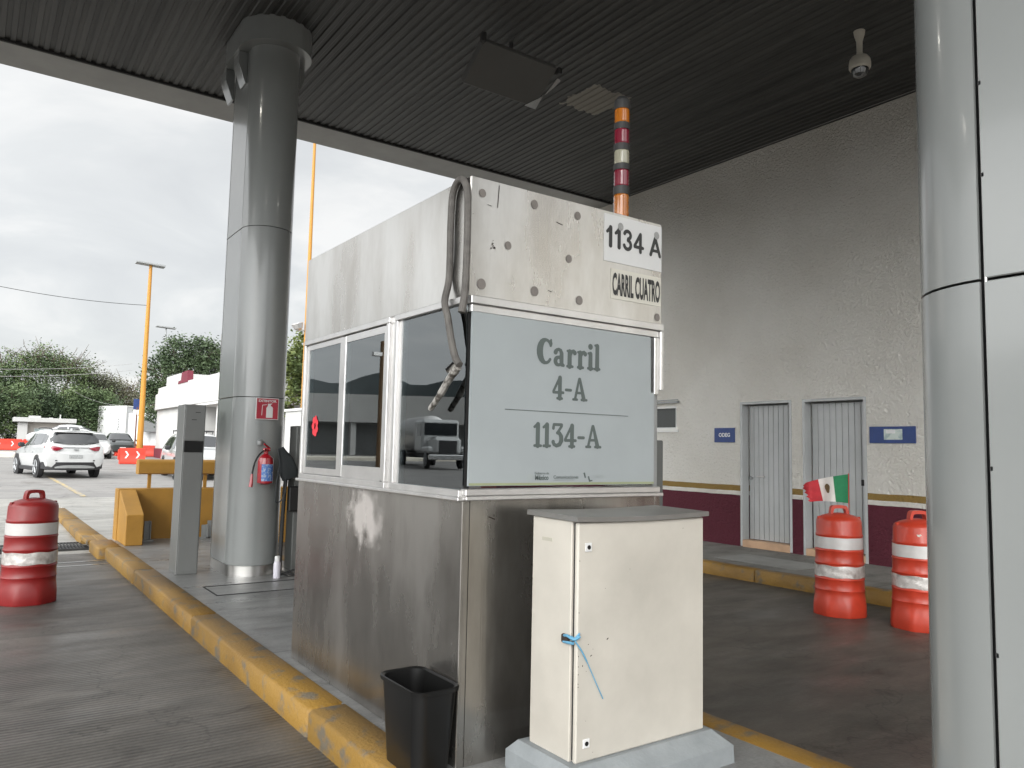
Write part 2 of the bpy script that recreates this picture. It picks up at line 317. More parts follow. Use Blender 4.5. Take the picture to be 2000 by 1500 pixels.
def soffit():
    m = mat('soffit', (.046, .046, .043), .6, .0, .45, 1.1, stretch=(5, .25, 1))
    n, l, b = nodes(m); t = n['Texture Coordinate']
    # pale repaired patch left on the sheets
    s = n.new('ShaderNodeSeparateXYZ'); l.new(t.outputs['Object'], s.inputs[0])
    def mth(op, a, c=None):
        q = n.new('ShaderNodeMath'); q.operation = op
        for i, v in enumerate((a, c)):
            if v is None: continue
            if isinstance(v, (int, float)): q.inputs[i].default_value = v
            else: l.new(v, q.inputs[i])
        return q.outputs[0]
    nz = n.new('ShaderNodeTexNoise'); nz.inputs['Scale'].default_value = 5; l.new(t.outputs['Object'], nz.inputs[0])
    dx = mth('ABSOLUTE', mth('SUBTRACT', s.outputs[0], 6.58)); dy = mth('ABSOLUTE', mth('SUBTRACT', s.outputs[1], 3.57))
    d = mth('ADD', mth('MAXIMUM', mth('MULTIPLY', dx, 1.05), dy), mth('MULTIPLY', nz.outputs[0], .22))
    k = mth('LESS_THAN', d, .45)
    x = n.new('ShaderNodeMix'); x.data_type = 'RGBA'; l.new(k, x.inputs[0]); l.new(n['Color Ramp'].outputs[0], x.inputs[6]); x.inputs[7].default_value = (.20, .185, .155, 1)
    l.new(x.outputs[2], b.inputs['Base Color'])
    return m
M['soffit'] = soffit()
M['beam'] = mat('beam', (.30, .30, .29), .6, 0, .12, 1.2)

# ------------------------------------------------------------ object helpers
def link(o, parent=None):
    COL.objects.link(o)
    if parent is not None: o.parent = parent
    return o
def tag(o, label=None, cat=None, group=None, kind=None):
    if label: o['label'] = label
    if cat: o['category'] = cat
    if group: o['group'] = group
    if kind: o['kind'] = kind
    return o
def thing(name, label, cat, loc=(0, 0, 0), rz=0, group=None):
    o = bpy.data.objects.new(name, None); o.empty_display_size = .1; COL.objects.link(o)
    o.location = loc; o.rotation_euler = (0, 0, rz); return tag(o, label, cat, group)
def obj(name, b, m, parent=None, smooth=27, label=None):
    me = bpy.data.meshes.new(name)
    if isinstance(b, bmesh.types.BMesh):
        bmesh.ops.recalc_face_normals(b, faces=b.faces); b.to_mesh(me); b.free()
    else:
        me.from_pydata(b[0], [], b[1]); me.update()
    if smooth:
        for p in me.polygons: p.use_smooth = True
        me.set_sharp_from_angle(angle=R(smooth))
    me.materials.append(M[m] if isinstance(m, str) else m)
    o = bpy.data.objects.new(name, me); link(o, parent)
    if parent is not None and parent.type == 'EMPTY' and parent.get('_world'):
        pass
    if label: o['label'] = label
    return o
def W(o):
    """the mesh is written in world coordinates: undo the location of its parents"""
    p = o.parent; off = Vector((0, 0, 0))
    while p is not None: off += p.location; p = p.parent
    o.location = -off; return o
def wobj(name, b, m, parent=None, **k):
    o = obj(name, b, m, parent, **k)
    # shift the mesh so that the object's origin coincides with its parent's base
    p = parent; off = Vector((0, 0, 0))
    while p is not None: off += p.location; p = p.parent
    if off.length: o.data.transform(Matrix.Translation(-off))
    return o
def struct(name, b, m, **k): return tag(obj(name, b, m, **k), kind='structure')
def BM(): return bmesh.new()
def box(b, x0, x1, y0, y1, z0, z1, bev=0, seg=1):
    r = bmesh.ops.create_cube(b, size=1)['verts']
    for v in r: v.co = Vector(((x0 + x1) / 2 + v.co.x * (x1 - x0), (y0 + y1) / 2 + v.co.y * (y1 - y0), (z0 + z1) / 2 + v.co.z * (z1 - z0)))
    if bev:
        es = list({e for v in r for e in v.link_edges})
        bmesh.ops.bevel(b, geom=es, offset=bev, segments=seg, affect='EDGES', profile=.5)
    return b
def B1(*a, **k): return box(BM(), *a, **k)
def frame_of(d):
    d = d.normalized(); a = Vector((0, 0, 1)) if abs(d.z) < .9 else Vector((1, 0, 0))
    u = d.cross(a).normalized(); return u, d.cross(u).normalized()
def tube(b, pts, r, n=8, caps=True, flat=1.0):
    pts = [Vector(p) for p in pts]; rs = r if isinstance(r, (list, tuple)) else [r] * len(pts); rings = []
    u = None
    for i, p in enumerate(pts):
        d = (pts[min(i + 1, len(pts) - 1)] - pts[max(i - 1, 0)])
        if u is None: u, v = frame_of(d)
        else:
            d.normalize(); u = (u - d * u.dot(d)).normalized(); v = d.cross(u)
        rings.append([b.verts.new(p + u * math.cos(2 * PI * k / n) * rs[i] + v * math.sin(2 * PI * k / n) * rs[i] * flat) for k in range(n)])
    for a, c in zip(rings, rings[1:]):
        for k in range(n): b.faces.new((a[k], a[(k + 1) % n], c[(k + 1) % n], c[k]))
    if caps:
        b.faces.new(rings[0][::-1]); b.faces.new(rings[-1])
    return b
def lathe(b, prof, c=(0, 0), n=32, wob=None):
    rings = []
    for r, z in prof:
        rings.append([b.verts.new((c[0] + math.cos(2 * PI * k / n) * (r if not wob else wob(r, z, 2 * PI * k / n)), c[1] + math.sin(2 * PI * k / n) * (r if not wob else wob(r, z, 2 * PI * k / n)), z)) for k in range(n)])
    for a, d in zip(rings, rings[1:]):
        for k in range(n): b.faces.new((a[k], a[(k + 1) % n], d[(k + 1) % n], d[k]))
    if prof[0][0] > 1e-4: b.faces.new(rings[0][::-1])
    if prof[-1][0] > 1e-4: b.faces.new(rings[-1])
    return b
def prism(b, poly, fn, d0, d1, bev=0):
    """poly: 2-D outline; fn(u, v, d) -> point"""
    A = [b.verts.new(fn(u, v, d0)) for u, v in poly]; C = [b.verts.new(fn(u, v, d1)) for u, v in poly]
    k = len(poly); fs = [b.faces.new(A[::-1]), b.faces.new(C)]
    for i in range(k): fs.append(b.faces.new((A[i], A[(i + 1) % k], C[(i + 1) % k], C[i])))
    if bev: bmesh.ops.bevel(b, geom=list({e for f in fs for e in f.edges}), offset=bev, segments=1, affect='EDGES', profile=.5)
    return b
def text_mesh(name, s, org, ux, uy, w, h, m, parent=None, bold=0.0, nrm=.0015, align='l'):
    """built-in font lettering fitted to w x h metres, lying on the plane through org spanned by ux, uy"""
    cu = bpy.data.curves.new('t', 'FONT'); cu.body = s; cu.offset = bold; cu.extrude = 0; cu.resolution_u = 3
    o = bpy.data.objects.new('t', cu); COL.objects.link(o)
    dg = bpy.context.evaluated_depsgraph_get(); me = bpy.data.meshes.new_from_object(o.evaluated_get(dg))
    bpy.data.objects.remove(o); bpy.data.curves.remove(cu)
    co = np.empty(len(me.vertices) * 3); me.vertices.foreach_get('co', co); co = co.reshape(-1, 3)
    mn = co.min(0); mxx = co.max(0); sx = w / (mxx[0] - mn[0]); sy = h / (mxx[1] - mn[1])
    ux = np.array(ux, float); uy = np.array(uy, float); nn = np.cross(ux, uy); nn /= np.linalg.norm(nn)
    out = np.array(org) + np.outer((co[:, 0] - mn[0]) * sx, ux) + np.outer((co[:, 1] - mn[1]) * sy, uy) + nn * nrm
    p = parent; off = Vector((0, 0, 0))
    while p is not None: off += p.location; p = p.parent
    out -= np.array(off)
    me.vertices.foreach_set('co', out.ravel()); me.update(); me.name = name
    me.materials.clear(); me.materials.append(M[m]); 
    return link(bpy.data.objects.new(name, me), parent)

# heavy soft-serif lettering: union of tapered round strokes, meshed by marching squares
def arc(cx, cy, rx, ry, a0, a1, r0, r1, n=14):
    return [(cx + rx * math.cos(R(a0 + (a1 - a0) * i / n)), cy + ry * math.sin(R(a0 + (a1 - a0) * i / n)), r0 + (r1 - r0) * i / n) for i in range(n + 1)]
def arcw(cx, cy, rx, ry, a0, a1, rf, n=18):
    return [(cx + rx * math.cos(R(a)), cy + ry * math.sin(R(a)), rf(a)) for a in [a0 + (a1 - a0) * i / n for i in range(n + 1)]]
def glyphs():
    G = {}
    fat = lambda a: .055 + .06 * abs(math.cos(R(a)))
    G['C'] = (.80, [arcw(.42, .5, .30, .41, 38, 318, lambda a: .05 + .075 * max(0, -math.cos(R(a)))), [(.655, .76, .055), (.66, .86, .06), (.68, .92, .04)], [(.66, .72, .05), (.67, .80, .065)]])
    G['a'] = (.66, [[(.12, .50, .075), (.17, .585, .06), (.28, .625, .05), (.38, .58, .065), (.425, .48, .08), (.425, .2, .085), (.44, .09, .075), (.53, .06, .055)],
                    arcw(.265, .195, .15, .135, -20, 300, lambda a: .05 + .03 * max(0, -math.cos(R(a)))), [(.40, .36, .045), (.27, .345, .045)], [(.10, .50, .07), (.13, .53, .08)]])
    G['r'] = (.56, [[(.19, .05, .09), (.19, .58, .085)], [(.07, .045, .045), (.35, .045, .045)], [(.07, .60, .04), (.19, .60, .05)], [(.22, .46, .06), (.30, .59, .06), (.40, .615, .06), (.455, .56, .085)]])
    G['i'] = (.37, [[(.19, .05, .09), (.19, .58, .085)], [(.06, .045, .045), (.32, .045, .045)], [(.07, .60, .04), (.19, .60, .05)], [(.18, .85, .10), (.185, .85, .10)]])
    G['l'] = (.37, [[(.19, .05, .09), (.19, .90, .085)], [(.06, .045, .045), (.32, .045, .045)], [(.07, .92, .04), (.19, .92, .05)]])
    G['1'] = (.42, [[(.22, .05, .085), (.22, .90, .085)], [(.07, .045, .045), (.37, .045, .045)], [(.06, .80, .045), (.20, .90, .06)]])
    G['3'] = (.60, [[(.10, .78, .06), (.12, .93, .05), (.50, .93, .05), (.50, .88, .05), (.30, .60, .05)], [(.28, .59, .05), (.40, .57, .07), (.475, .44, .085), (.485, .28, .09), (.41, .12, .075), (.26, .06, .06), (.13, .12, .06), (.10, .21, .075)]])
    G['4'] = (.64, [[(.40, .05, .085), (.40, .90, .085)], [(.39, .93, .05), (.07, .33, .05)], [(.07, .29, .05), (.58, .29, .05)], [(.27, .045, .045), (.52, .045, .045)]])
    G['-'] = (.42, [[(.08, .42, .052), (.34, .42, .052)]])
    G['A'] = (.86, [[(.36, .92, .05), (.15, .06, .055)], [(.40, .92, .055), (.62, .08, .09)], [(.38, .90, .07), (.42, .80, .07)], [(.20, .33, .045), (.56, .33, .045)], [(.05, .045, .045), (.26, .045, .045)], [(.50, .045, .045), (.78, .045, .045)]])
    G[' '] = (.3, [])
    # plain bold sans figures
    G['n1'] = (.50, [[(.30, .09, .10), (.30, .91, .10)], [(.28, .88, .08), (.10, .70, .07)]])
    G['n3'] = (.64, [arcw(.30, .735, .185, .175, 165, -75, lambda a: .082), arcw(.30, .295, .20, .205, 80, -165, lambda a: .085)])
    G['n4'] = (.68, [[(.45, .09, .085), (.45, .90, .085)], [(.44, .90, .075), (.10, .34, .075)], [(.10, .29, .075), (.60, .29, .075)]])
    G['nA'] = (.80, [[(.40, .90, .09), (.11, .09, .085)], [(.40, .90, .09), (.69, .09, .085)], [(.22, .30, .07), (.58, .30, .07)]])
    G['nO'] = (.74, [arcw(.36, .5, .25, .40, 0, 360, lambda a: .085)])
    G['nD'] = (.74, [[(.13, .09, .085), (.13, .91, .085)], [(.13, .91, .08), (.32, .91, .08)], arcw(.32, .5, .28, .41, 90, -90, lambda a: .08), [(.13, .09, .08), (.32, .09, .08)]])
    G['nE'] = (.66, [[(.13, .09, .085), (.13, .91, .085)], [(.13, .91, .08), (.56, .91, .08)], [(.13, .5, .075), (.50, .5, .075)], [(.13, .09, .08), (.56, .09, .08)]])
    G['nG'] = (.76, [arcw(.37, .5, .26, .40, 45, 330, lambda a: .085), [(.62, .20, .08), (.62, .44, .08), (.44, .44, .07)]])
    return G
GL = glyphs()
def soft_text(name, s, x0, z0, w, h, y, m, parent, cell=.0022, wt=1.22, square=0):
    adv = sum(GL[c][0] for c in s); sx = w / adv; S = []; cx = 0
    for c in s:
        a, st = GL[c]
        for pl in st:
            for p, q in zip(pl, pl[1:]): S.append(((p[0] + cx) * sx, p[1] * h, p[2] * (sx + h) / 2 * wt, (q[0] + cx) * sx, q[1] * h, q[2] * (sx + h) / 2 * wt))
        cx += a
    X = np.arange(-.01, w + .01, cell); Z = np.arange(-.01, h * 1.02 + .01, cell); gx, gz_ = np.meshgrid(X, Z, indexing='ij'); d = np.full(gx.shape, 9.)
    for ax, az, ar, bx, bz, br in S:
        vx, vz = bx - ax, bz - az; L2 = vx * vx + vz * vz + 1e-9; t = np.clip(((gx - ax) * vx + (gz_ - az) * vz) / L2, 0, 1)
        d = np.minimum(d, np.hypot(gx - ax - vx * t, gz_ - az - vz * t) - (ar + (br - ar) * t))
    vs, fs, ed = [], [], {}
    def vert(key, p):
        if key not in ed: ed[key] = len(vs); vs.append((x0 + p[0], y, z0 + p[1]))
        return ed[key]
    nx, nzz = d.shape
    near = np.minimum(np.minimum(d[:-1, :-1], d[1:, :-1]), np.minimum(d[:-1, 1:], d[1:, 1:])) < 0
    for i, j in zip(*np.nonzero(near)):
        cs = [(i, j), (i + 1, j), (i + 1, j + 1), (i, j + 1)]; loop = []
        for a in range(4):
            p, q = cs[a], cs[(a + 1) % 4]; dp_, dq = d[p], d[q]
            if dp_ < 0: loop.append(vert(p, (X[p[0]], Z[p[1]])))
            if (dp_ < 0) != (dq < 0):
                t = dp_ / (dp_ - dq); k = (min(p, q), max(p, q)); loop.append(vert(k, (X[p[0]] + (X[q[0]] - X[p[0]]) * t, Z[p[1]] + (Z[q[1]] - Z[p[1]]) * t)))
        if len(loop) >= 3: fs.append(loop)
    o = obj(name, (vs, fs), m, None, smooth=0); o.parent = parent
    p = parent; off = Vector((0, 0, 0))
    while p is not None: off += p.location; p = p.parent
    o.data.transform(Matrix.Translation(-off)); return o
def copy_tree(o, parent=None):
    c = o.copy(); COL.objects.link(c); c.parent = parent
    for ch in list(o.children): copy_tree(ch, c)
    return c
def gz(Y): return .027 + max(0, min(Y, 90) - 12) * .0145
K = .17     # island and pavement height
RD = .027   # lane surface

# ------------------------------------------------------------ SETTING: ground, lanes, kerbs, island
vs, fs = [], []
ys = [-900, -30, -9, 12, 90, 260, 1800]
for y in ys:
    for x in (-1500, -60, 60, 1500): vs.append((x, y, gz(y) - .004 - (.0 if y > 12 else .0)))
for i in range(len(ys) - 1):
    for j in range(3): a = i * 4 + j; fs.append((a, a + 1, a + 5, a + 4))
struct('ground', (vs, fs), 'asphalt', smooth=0)
def sheet(name, x0, x1, y0, y1, dz, m):
    Y = sorted({y0, y1} | {v for v in (12,) if y0 < v < y1})
    v = []; f = []
    for y in Y: v += [(x0, y, gz(y) + dz), (x1, y, gz(y) + dz)]
    for i in range(len(Y) - 1): f.append((2 * i, 2 * i + 1, 2 * i + 3, 2 * i + 2))
    return struct(name, (v, f), m, smooth=0)
sheet('road', -7, 1.56, -9, 12, .0, 'lane')
sheet('road', 3.28, 7.85, -9, 12.5, .0, 'lane_dark')
sheet('path', -7, 9.4, 12.5, 21.5, .0, 'apron')
sheet('path', -7, 1.6, 12, 12.5, .0, 'apron')
b = BM()
for x, y0, y1 in ((2.36, 21.8, 31), (2.30, 33.5, 36.5)):
    v = [b.verts.new(p) for p in ((x, y0, gz(y0) + .006), (x + .13, y0, gz(y0) + .006), (x + .0, y1, gz(y1) + .006), (x - .13, y1, gz(y1) + .006))]; b.faces.new(v)
struct('road_marking', b, mat('line_yellow', (.50, .36, .12), .7, 0, col2=(.27, .26, .24), thr=(.47, .60), vscale=9), smooth=0)
# island with its worn yellow kerbs
struct('pavement', B1(1.735, 3.165, -4, 12.0, -.1, K), 'island', smooth=0)
struct('pavement', B1(1.68, 3.165, 12.0, 19.2, -.1, K), 'apron', smooth=0)
def kerb_run(segs, name):
    b = BM()
    for (x0, x1, y0, y1, z) in segs:
        n = max(1, int((y1 - y0) / .35)); w = .004
        for i in range(1):
            box(b, x0, x1, y0 + .004, y1 - .004, -.05, z, bev=.018, seg=1)
    return struct(name, b, 'kerb', smooth=50)
ksegs = [(1.54, 1.757, -4 + 0, -1.2, K + .006)] + [(1.54, 1.757, y, y + 2.6, K + .006) for y in (-1.2, 1.4, 4.0, 6.6)]
ksegs += [(1.535, 1.757, 9.2, 11.3, K + .006)]
ksegs += [(1.455, 1.74, 11.3, 12.2, K + .006), (1.42, 1.70, 12.95, 15.6, K + .006), (1.42, 1.70, 15.6, 18.2, K + .008)]
kl = kerb_run(ksegs, 'kerb')
b = BM(); box(b, 1.56, 1.70, 12.2, 12.95, -.05, K + .004, bev=.01); box(b, 1.42, 1.56, 12.2, 12.95, .115, K + .003, bev=.01)
struct('kerb', b, 'kerb')
kerb_run([(3.15, 3.325, y, y + 2.6, K + .006) for y in (-1.2, 1.4, 4.0, 6.6, 9.2)], 'kerb')
kerb_run([(7.81, 7.99, y, y + 2.4, K + .006) for y in (-6, -3.6, -1.2, 1.2, 3.6, 6.0, 8.4, 10.8)], 'kerb')
struct('pavement', B1(7.98, 9.66, -9, 13.2, -.1, K), 'walk', smooth=0)
struct('road_patch', B1(8.28, 8.95, 5.75, 7.0, .1, K + .005), mat('cement_patch', (.27, .27, .255), .8, 0, .1, 4), smooth=0)
b = BM()
for c in ((1.93, 2.9, 7.36, 7.375), (1.93, 2.9, 7.86, 7.875), (1.93, 1.945, 7.375, 7.86), (2.885, 2.9, 7.375, 7.86)): box(b, c[0], c[1], c[2], c[3], .1, K + .004)
struct('pavement_joint', b, 'gap', smooth=0)
# drain grate across the lane
t = thing('drain_grate', 'long narrow steel drain grate crossing the left lane at the yellow kerb', 'drain', (-1.5, 12.6, RD))
wobj('channel', B1(-4, 1.5, 12.33, 13.1, 0, RD + .012), 'gap', t)
b = BM()
for i in range(130): box(b, -4 + i * .042, -4 + i * .042 + .017, 12.35, 13.08, RD + .01, RD + .03)
box(b, -4, 1.5, 12.31, 12.35, 0, RD + .032); box(b, -4, 1.5, 13.08, 13.12, 0, RD + .032)
wobj('bars', b, 'grate', t)
b = BM()
for y in (10.62, 10.95):
    v = [b.verts.new(p) for p in ((-3, y - .15, RD + .004), (1.535, y + .22, RD + .004), (1.535, y + .27, RD + .004), (-3, y - .10, RD + .004))]; b.faces.new(v)
struct('road_joint', b, mat('wet_joint', (.42, .42, .42), .12, .6, .1, 12), smooth=0)
# low far kerbs of the exit road
b = BM(); box(b, -30, 2.25, 50, 56, .3, .80, bev=.03); struct('pavement', b, mat('far_kerb', (.62, .58, .50), .8, 0, .1, 2))
# distant hills
def hills(name, az0, az1, dist, amp, seed):
    rr = random.Random(seed); n = 90; v = []; f = []
    ph = [rr.uniform(0, 6.3) for _ in range(6)]
    for i in range(n + 1):
        a = R(az0 + (az1 - az0) * i / n); h = amp * (.66 + .10 * math.sin(a * 5 + ph[0]) + .07 * math.sin(a * 13 + ph[1]) + .06 * math.sin(a * 31 + ph[2]) + .03 * math.sin(a * 71 + ph[3]))
        h *= min(1, i / 8, (n - i) / 8)
        for k, (dd, hh) in enumerate(((0, 0), (60, .55), (130, 1), (330, .5), (600, 0))):
            d = dist + dd + 22 * math.sin(a * 17 + k + ph[4]); v.append((math.cos(a) * d, math.sin(a) * d, gz(999) - 2 + h * hh))
    for i in range(n):
        for k in range(4): q = i * 5 + k; f.append((q, q + 5, q + 6, q + 1))
    return struct(name, (v, f), 'hill')
hills('hills', 95, 200, 430, 96, 3)
hills('hills', 200, 300, 600, 55, 5)

# ------------------------------------------------------------ canopy
cy = thing('toll_canopy', 'wide grey canopy roof with corrugated soffit and plain edge beam over the toll lanes', 'canopy', (0, 4, 6.24))
vs, fs = [], []; x = -6.5; i = 0; prof = [(0, 0), (.03, .0), (.042, .014), (.082, .014), (.094, 0)]; p = .112
Ym = [-1.6, 10.62]
while x < 9.66:
    for dx, dz in prof[:-1] + [(.094, 0)]:
        for y in Ym: vs.append((x + dx, y, 6.24 + dz))
    x += p
nn = len(vs) // 2
for k in range(nn - 1): fs.append((2 * k, 2 * k + 1, 2 * k + 3, 2 * k + 2))
wobj('soffit', (vs, fs), 'soffit', cy, smooth=0)
wobj('edge_beam', B1(-6.5, 9.65, 10.62, 11.3, 6.225, 7.0), 'beam', cy)
wobj('edge_beam', B1(-6.5, 9.65, -2.2, -1.6, 6.225, 7.0), 'beam', cy)
wobj('roof_slab', B1(-6.8, 10.6, -2.5, 11.6, 7.0, 7.3), 'beam', cy)
wobj('side_beam', B1(-6.8, -6.5, -2.2, 11.3, 6.225, 7.0), 'beam', cy)
b = BM(); box(b, -6.5, 9.65, 10.585, 10.62, 6.215, 6.30); wobj('gasket', b, 'gap', cy)
# small lit downlights recessed in the soffit behind the viewpoint (seen as glints on the columns)
for k, (x, y) in enumerate(((.2, 7.6), (-.45, 2.4), (5.65, 2.3), (-4.9, 7.4))):
    t = thing('ceiling_lamp', ['round lit downlight over the left lane near the far canopy edge', 'round lit downlight over the left lane behind the viewpoint', 'round lit downlight over the right lane above the near column', 'round lit downlight over the outermost left lane'][k], 'ceiling lamp', (x, y, 6.2), group='lit downlights in the canopy soffit')
    obj('housing', lathe(BM(), [(.13, .05), (.13, -.02), (.105, -.02), (.10, .03)], n=24), 'alu', t)
    obj('diffuser', lathe(BM(), [(.098, .0), (.098, .02)], n=24), 'lampglow', t)

# stadium-section columns clad with grey panels
def stadium(x, r, y0, y1, n=14):
    """outline of a long-rounded section; arcs at both ends"""
    P = []
    for k in range(n + 1): a = PI + PI * k / n; P.append((x + r * math.cos(a), y0 + r * math.sin(a)))
    for k in range(n + 1): a = PI * k / n; P.append((x + r * math.cos(a), y1 + r * math.sin(a)))
    return P
def arc_panel(x, r, yc, s, z0, z1, th=.012, gap=.006, n=20):
    P = []; g = gap / r
    for k in range(n + 1): a = g + (PI - 2 * g) * k / n; P.append((x + r * math.cos(a), yc + s * r * math.sin(a)))
    Q = [(x + (px - x) * (r - th) / r, yc + (py - yc) * (r - th) / r) for px, py in P]
    return prism(BM(), P + Q[::-1], lambda u, v, d: (u, v, d), z0, z1)
def column(yc0, yc1, label, seam, far_seam):
    x, r = 2.575, .275
    t = thing('canopy_column', label, 'column', (x, (yc0 + yc1) / 2, K), group='grey canopy columns on the island')
    wobj('core', prism(BM(), stadium(x, r - .03, yc0, yc1), lambda u, v, d: (u, v, d), K, 6.24), 'gap', t)
    wobj('plinth', prism(BM(), stadium(x, r - .006, yc0, yc1), lambda u, v, d: (u, v, d), K, K + .105), 'steel', t)
    for z0, z1 in ((K + .11, 2.05), (2.058, 3.915), (3.923, 6.2)):
        wobj('curved_panel', arc_panel(x, r, yc0, -1, z0, z1), 'grey_panel', t, smooth=30)
        wobj('curved_panel', arc_panel(x, r, yc1, 1, z0, z1), 'grey_panel', t, smooth=30)
        for sx in (-1, 1):
            xs = sorted((x + sx * r, x + sx * (r - .012)))
            wobj('flat_panel', B1(xs[0], xs[1], yc0 + seam, yc1 - far_seam, z0, z1, bev=.003, seg=1), 'grey_panel', t)
    return t
cl = column(8.52, 9.10, 'grey clad rounded column with red extinguisher sign, farther along the island', .006, .006)
cn = column(.42, .99, 'grey clad rounded column cut by the right edge of the photo, nearest the camera', .006, .006)
b = BM(); tube(b, [(2.304, .980, K), (2.304, .980, 6.2)], .004, 8); wobj('seam_strip', b, 'alu', cn)
for z_ in (.62, 1.02, 1.52, 2.35, 2.62): wobj('clip', B1(2.300, 2.310, .976, .984, z_, z_ + .012), 'grate', cn)
# collar and brackets on the far column
lc = BM(); prism(lc, stadium(2.575, .40, 8.52, 9.10, 20), lambda u, v, d: (u, v, d), 5.97, 6.26, bev=.004); wobj('collar', lc, 'grey_panel', cl)
for sx in (-1, 1):
    for yy in (8.62, 9.15):
        b = BM(); prism(b, [(0, 0), (.02, 0), (.105, .22), (.105, .36), (0, .36)], lambda u, v, d, sx=sx: (2.575 + sx * (.275 + u), d, 5.61 + v), yy, yy + .2, bev=.004); wobj('bracket', b, 'grey_panel', cl)
lc = BM(); prism(lc, stadium(2.575, .40, .42, .99, 20), lambda u, v, d: (u, v, d), 5.97, 6.26, bev=.004); wobj('collar', lc, 'grey_panel', cn)

# ------------------------------------------------------------ right building
bd = thing('service_building', 'tall white stucco wall with maroon base and ochre stripe along the right lane', 'building', (9.8, 6, K))
OP = [(6.78, 7.61, .27, 2.32), (5.65, 6.53, .26, 2.32), (8.95, 10.05, 1.95, 2.34)]
def wall_open(x0, x1, ya, yb, za, zb, ops):
    Ys = sorted({ya, yb} | {v for o in ops for v in o[:2]}); Zs = sorted({za, zb} | {v for o in ops for v in o[2:]}); v = []; f = []
    def q(*p): n = len(v); v.extend(p); f.append(tuple(range(n, n + len(p))))
    for i in range(len(Ys) - 1):
        for j in range(len(Zs) - 1):
            cy_, cz = (Ys[i] + Ys[i + 1]) / 2, (Zs[j] + Zs[j + 1]) / 2
            if any(o[0] < cy_ < o[1] and o[2] < cz < o[3] for o in ops): continue
            for xx in (x0, x1): q((xx, Ys[i], Zs[j]), (xx, Ys[i + 1], Zs[j]), (xx, Ys[i + 1], Zs[j + 1]), (xx, Ys[i], Zs[j + 1]))
    for a, c, d, e_ in ops:
        q((x0, a, d), (x1, a, d), (x1, a, e_), (x0, a, e_)); q((x0, c, d), (x1, c, d), (x1, c, e_), (x0, c, e_))
        q((x0, a, d), (x1, a, d), (x1, c, d), (x0, c, d)); q((x0, a, e_), (x1, a, e_), (x1, c, e_), (x0, c, e_))
    q((x0, ya, za), (x1, ya, za), (x1, ya, zb), (x0, ya, zb)); q((x0, yb, za), (x1, yb, za), (x1, yb, zb), (x0, yb, zb)); q((x0, ya, zb), (x1, ya, zb), (x1, yb, zb), (x0, yb, zb))
    return v, f
o = obj('wall', wall_open(9.65, 9.95, -9, 12.6, 0, 6.24, OP), 'stucco', None, smooth=0); o.parent = bd
# keep the paint lines at true heights: stucco material reads object z, so shift object not mesh
o.location = -bd.location
wobj('roof', B1(9.6, 16, -9.2, 12.8, 6.24, 6.225 + .2), 'beam', bd)
wobj('side_wall', box(B1(9.95, 16, 12.4, 12.6, 0, 6.24), 15.8, 16, -9, 12.4, 0, 6.24), 'white_wall', bd)
for k, (a, c, z0, z1) in enumerate(OP[:2]):
    d = BM(); n = 9 if k == 0 else 9; w = (c - a - .05) / n
    box(d, 9.80, 9.84, a + .02, c - .02, z0 + .012, z1 - .02)
    for i in range(n): box(d, 9.784, 9.801, a + .025 + i * w + .004, a + .025 + (i + 1) * w - .004, z0 + .014, z1 - .03, bev=.003, seg=1)
    dr = wobj('door', d, 'door_grey', bd)
    b = BM()
    box(b, 9.643, 9.80, c - .004, c + .035, z0 - .09, z1 + .03); box(b, 9.643, 9.80, a - .035, a + .004, z0 - .09, z1 + .03); box(b, 9.643, 9.80, a + .004, c - .004, z1 - .006, z1 + .03)
    wobj('door_frame', b, 'door_grey', bd)
    wobj('door_step', B1(9.635, 9.81, a + .0045, c - .0045, K, z0 + .006, bev=.004), 'tile', bd)
    if k == 0: wobj('handle', B1(9.755, 9.784, a + .52, a + .66, 1.215, 1.235, bev=.004), 'steel', dr); wobj('knob', tube(BM(), [(9.785, c - .06, 1.20), (9.76, c - .06, 1.20)], .028, 12), 'alu_dark', dr)
    else: wobj('handle', B1(9.76, 9.785, a + .045, a + .12, 1.17, 1.25, bev=.006), 'plastic_black', dr)
b = BM(); a, c, z0, z1 = OP[2]
box(b, 9.66, 9.73, a, c, z1 - .035, z1); box(b, 9.66, 9.73, a, c, z0, z0 + .03); box(b, 9.66, 9.73, a, a + .03, z0 + .03, z1 - .035); box(b, 9.66, 9.73, c - .03, c, z0 + .03, z1 - .035); box(b, 9.68, 9.72, (a + c) / 2 - .01, (a + c) / 2 + .01, z0 + .03, z1 - .035)
box(b, 9.625, 9.66, a - .05, c + .05, z0 - .05, z0 - .005)
wf = wobj('window', b, 'white', bd); wobj('pane', B1(9.70, 9.71, a + .03, c - .03, z0 + .03, z1 - .035), 'wallglass', wf)
b = BM(); box(b, 9.60, 9.66, a - .06, c + .05, z1 + .05, z1 + .075); box(b, 9.60, 9.62, a - .06, c + .05, z1 + .09, z1 + .105); wobj('drip_ledge', b, 'alu_dark', bd)
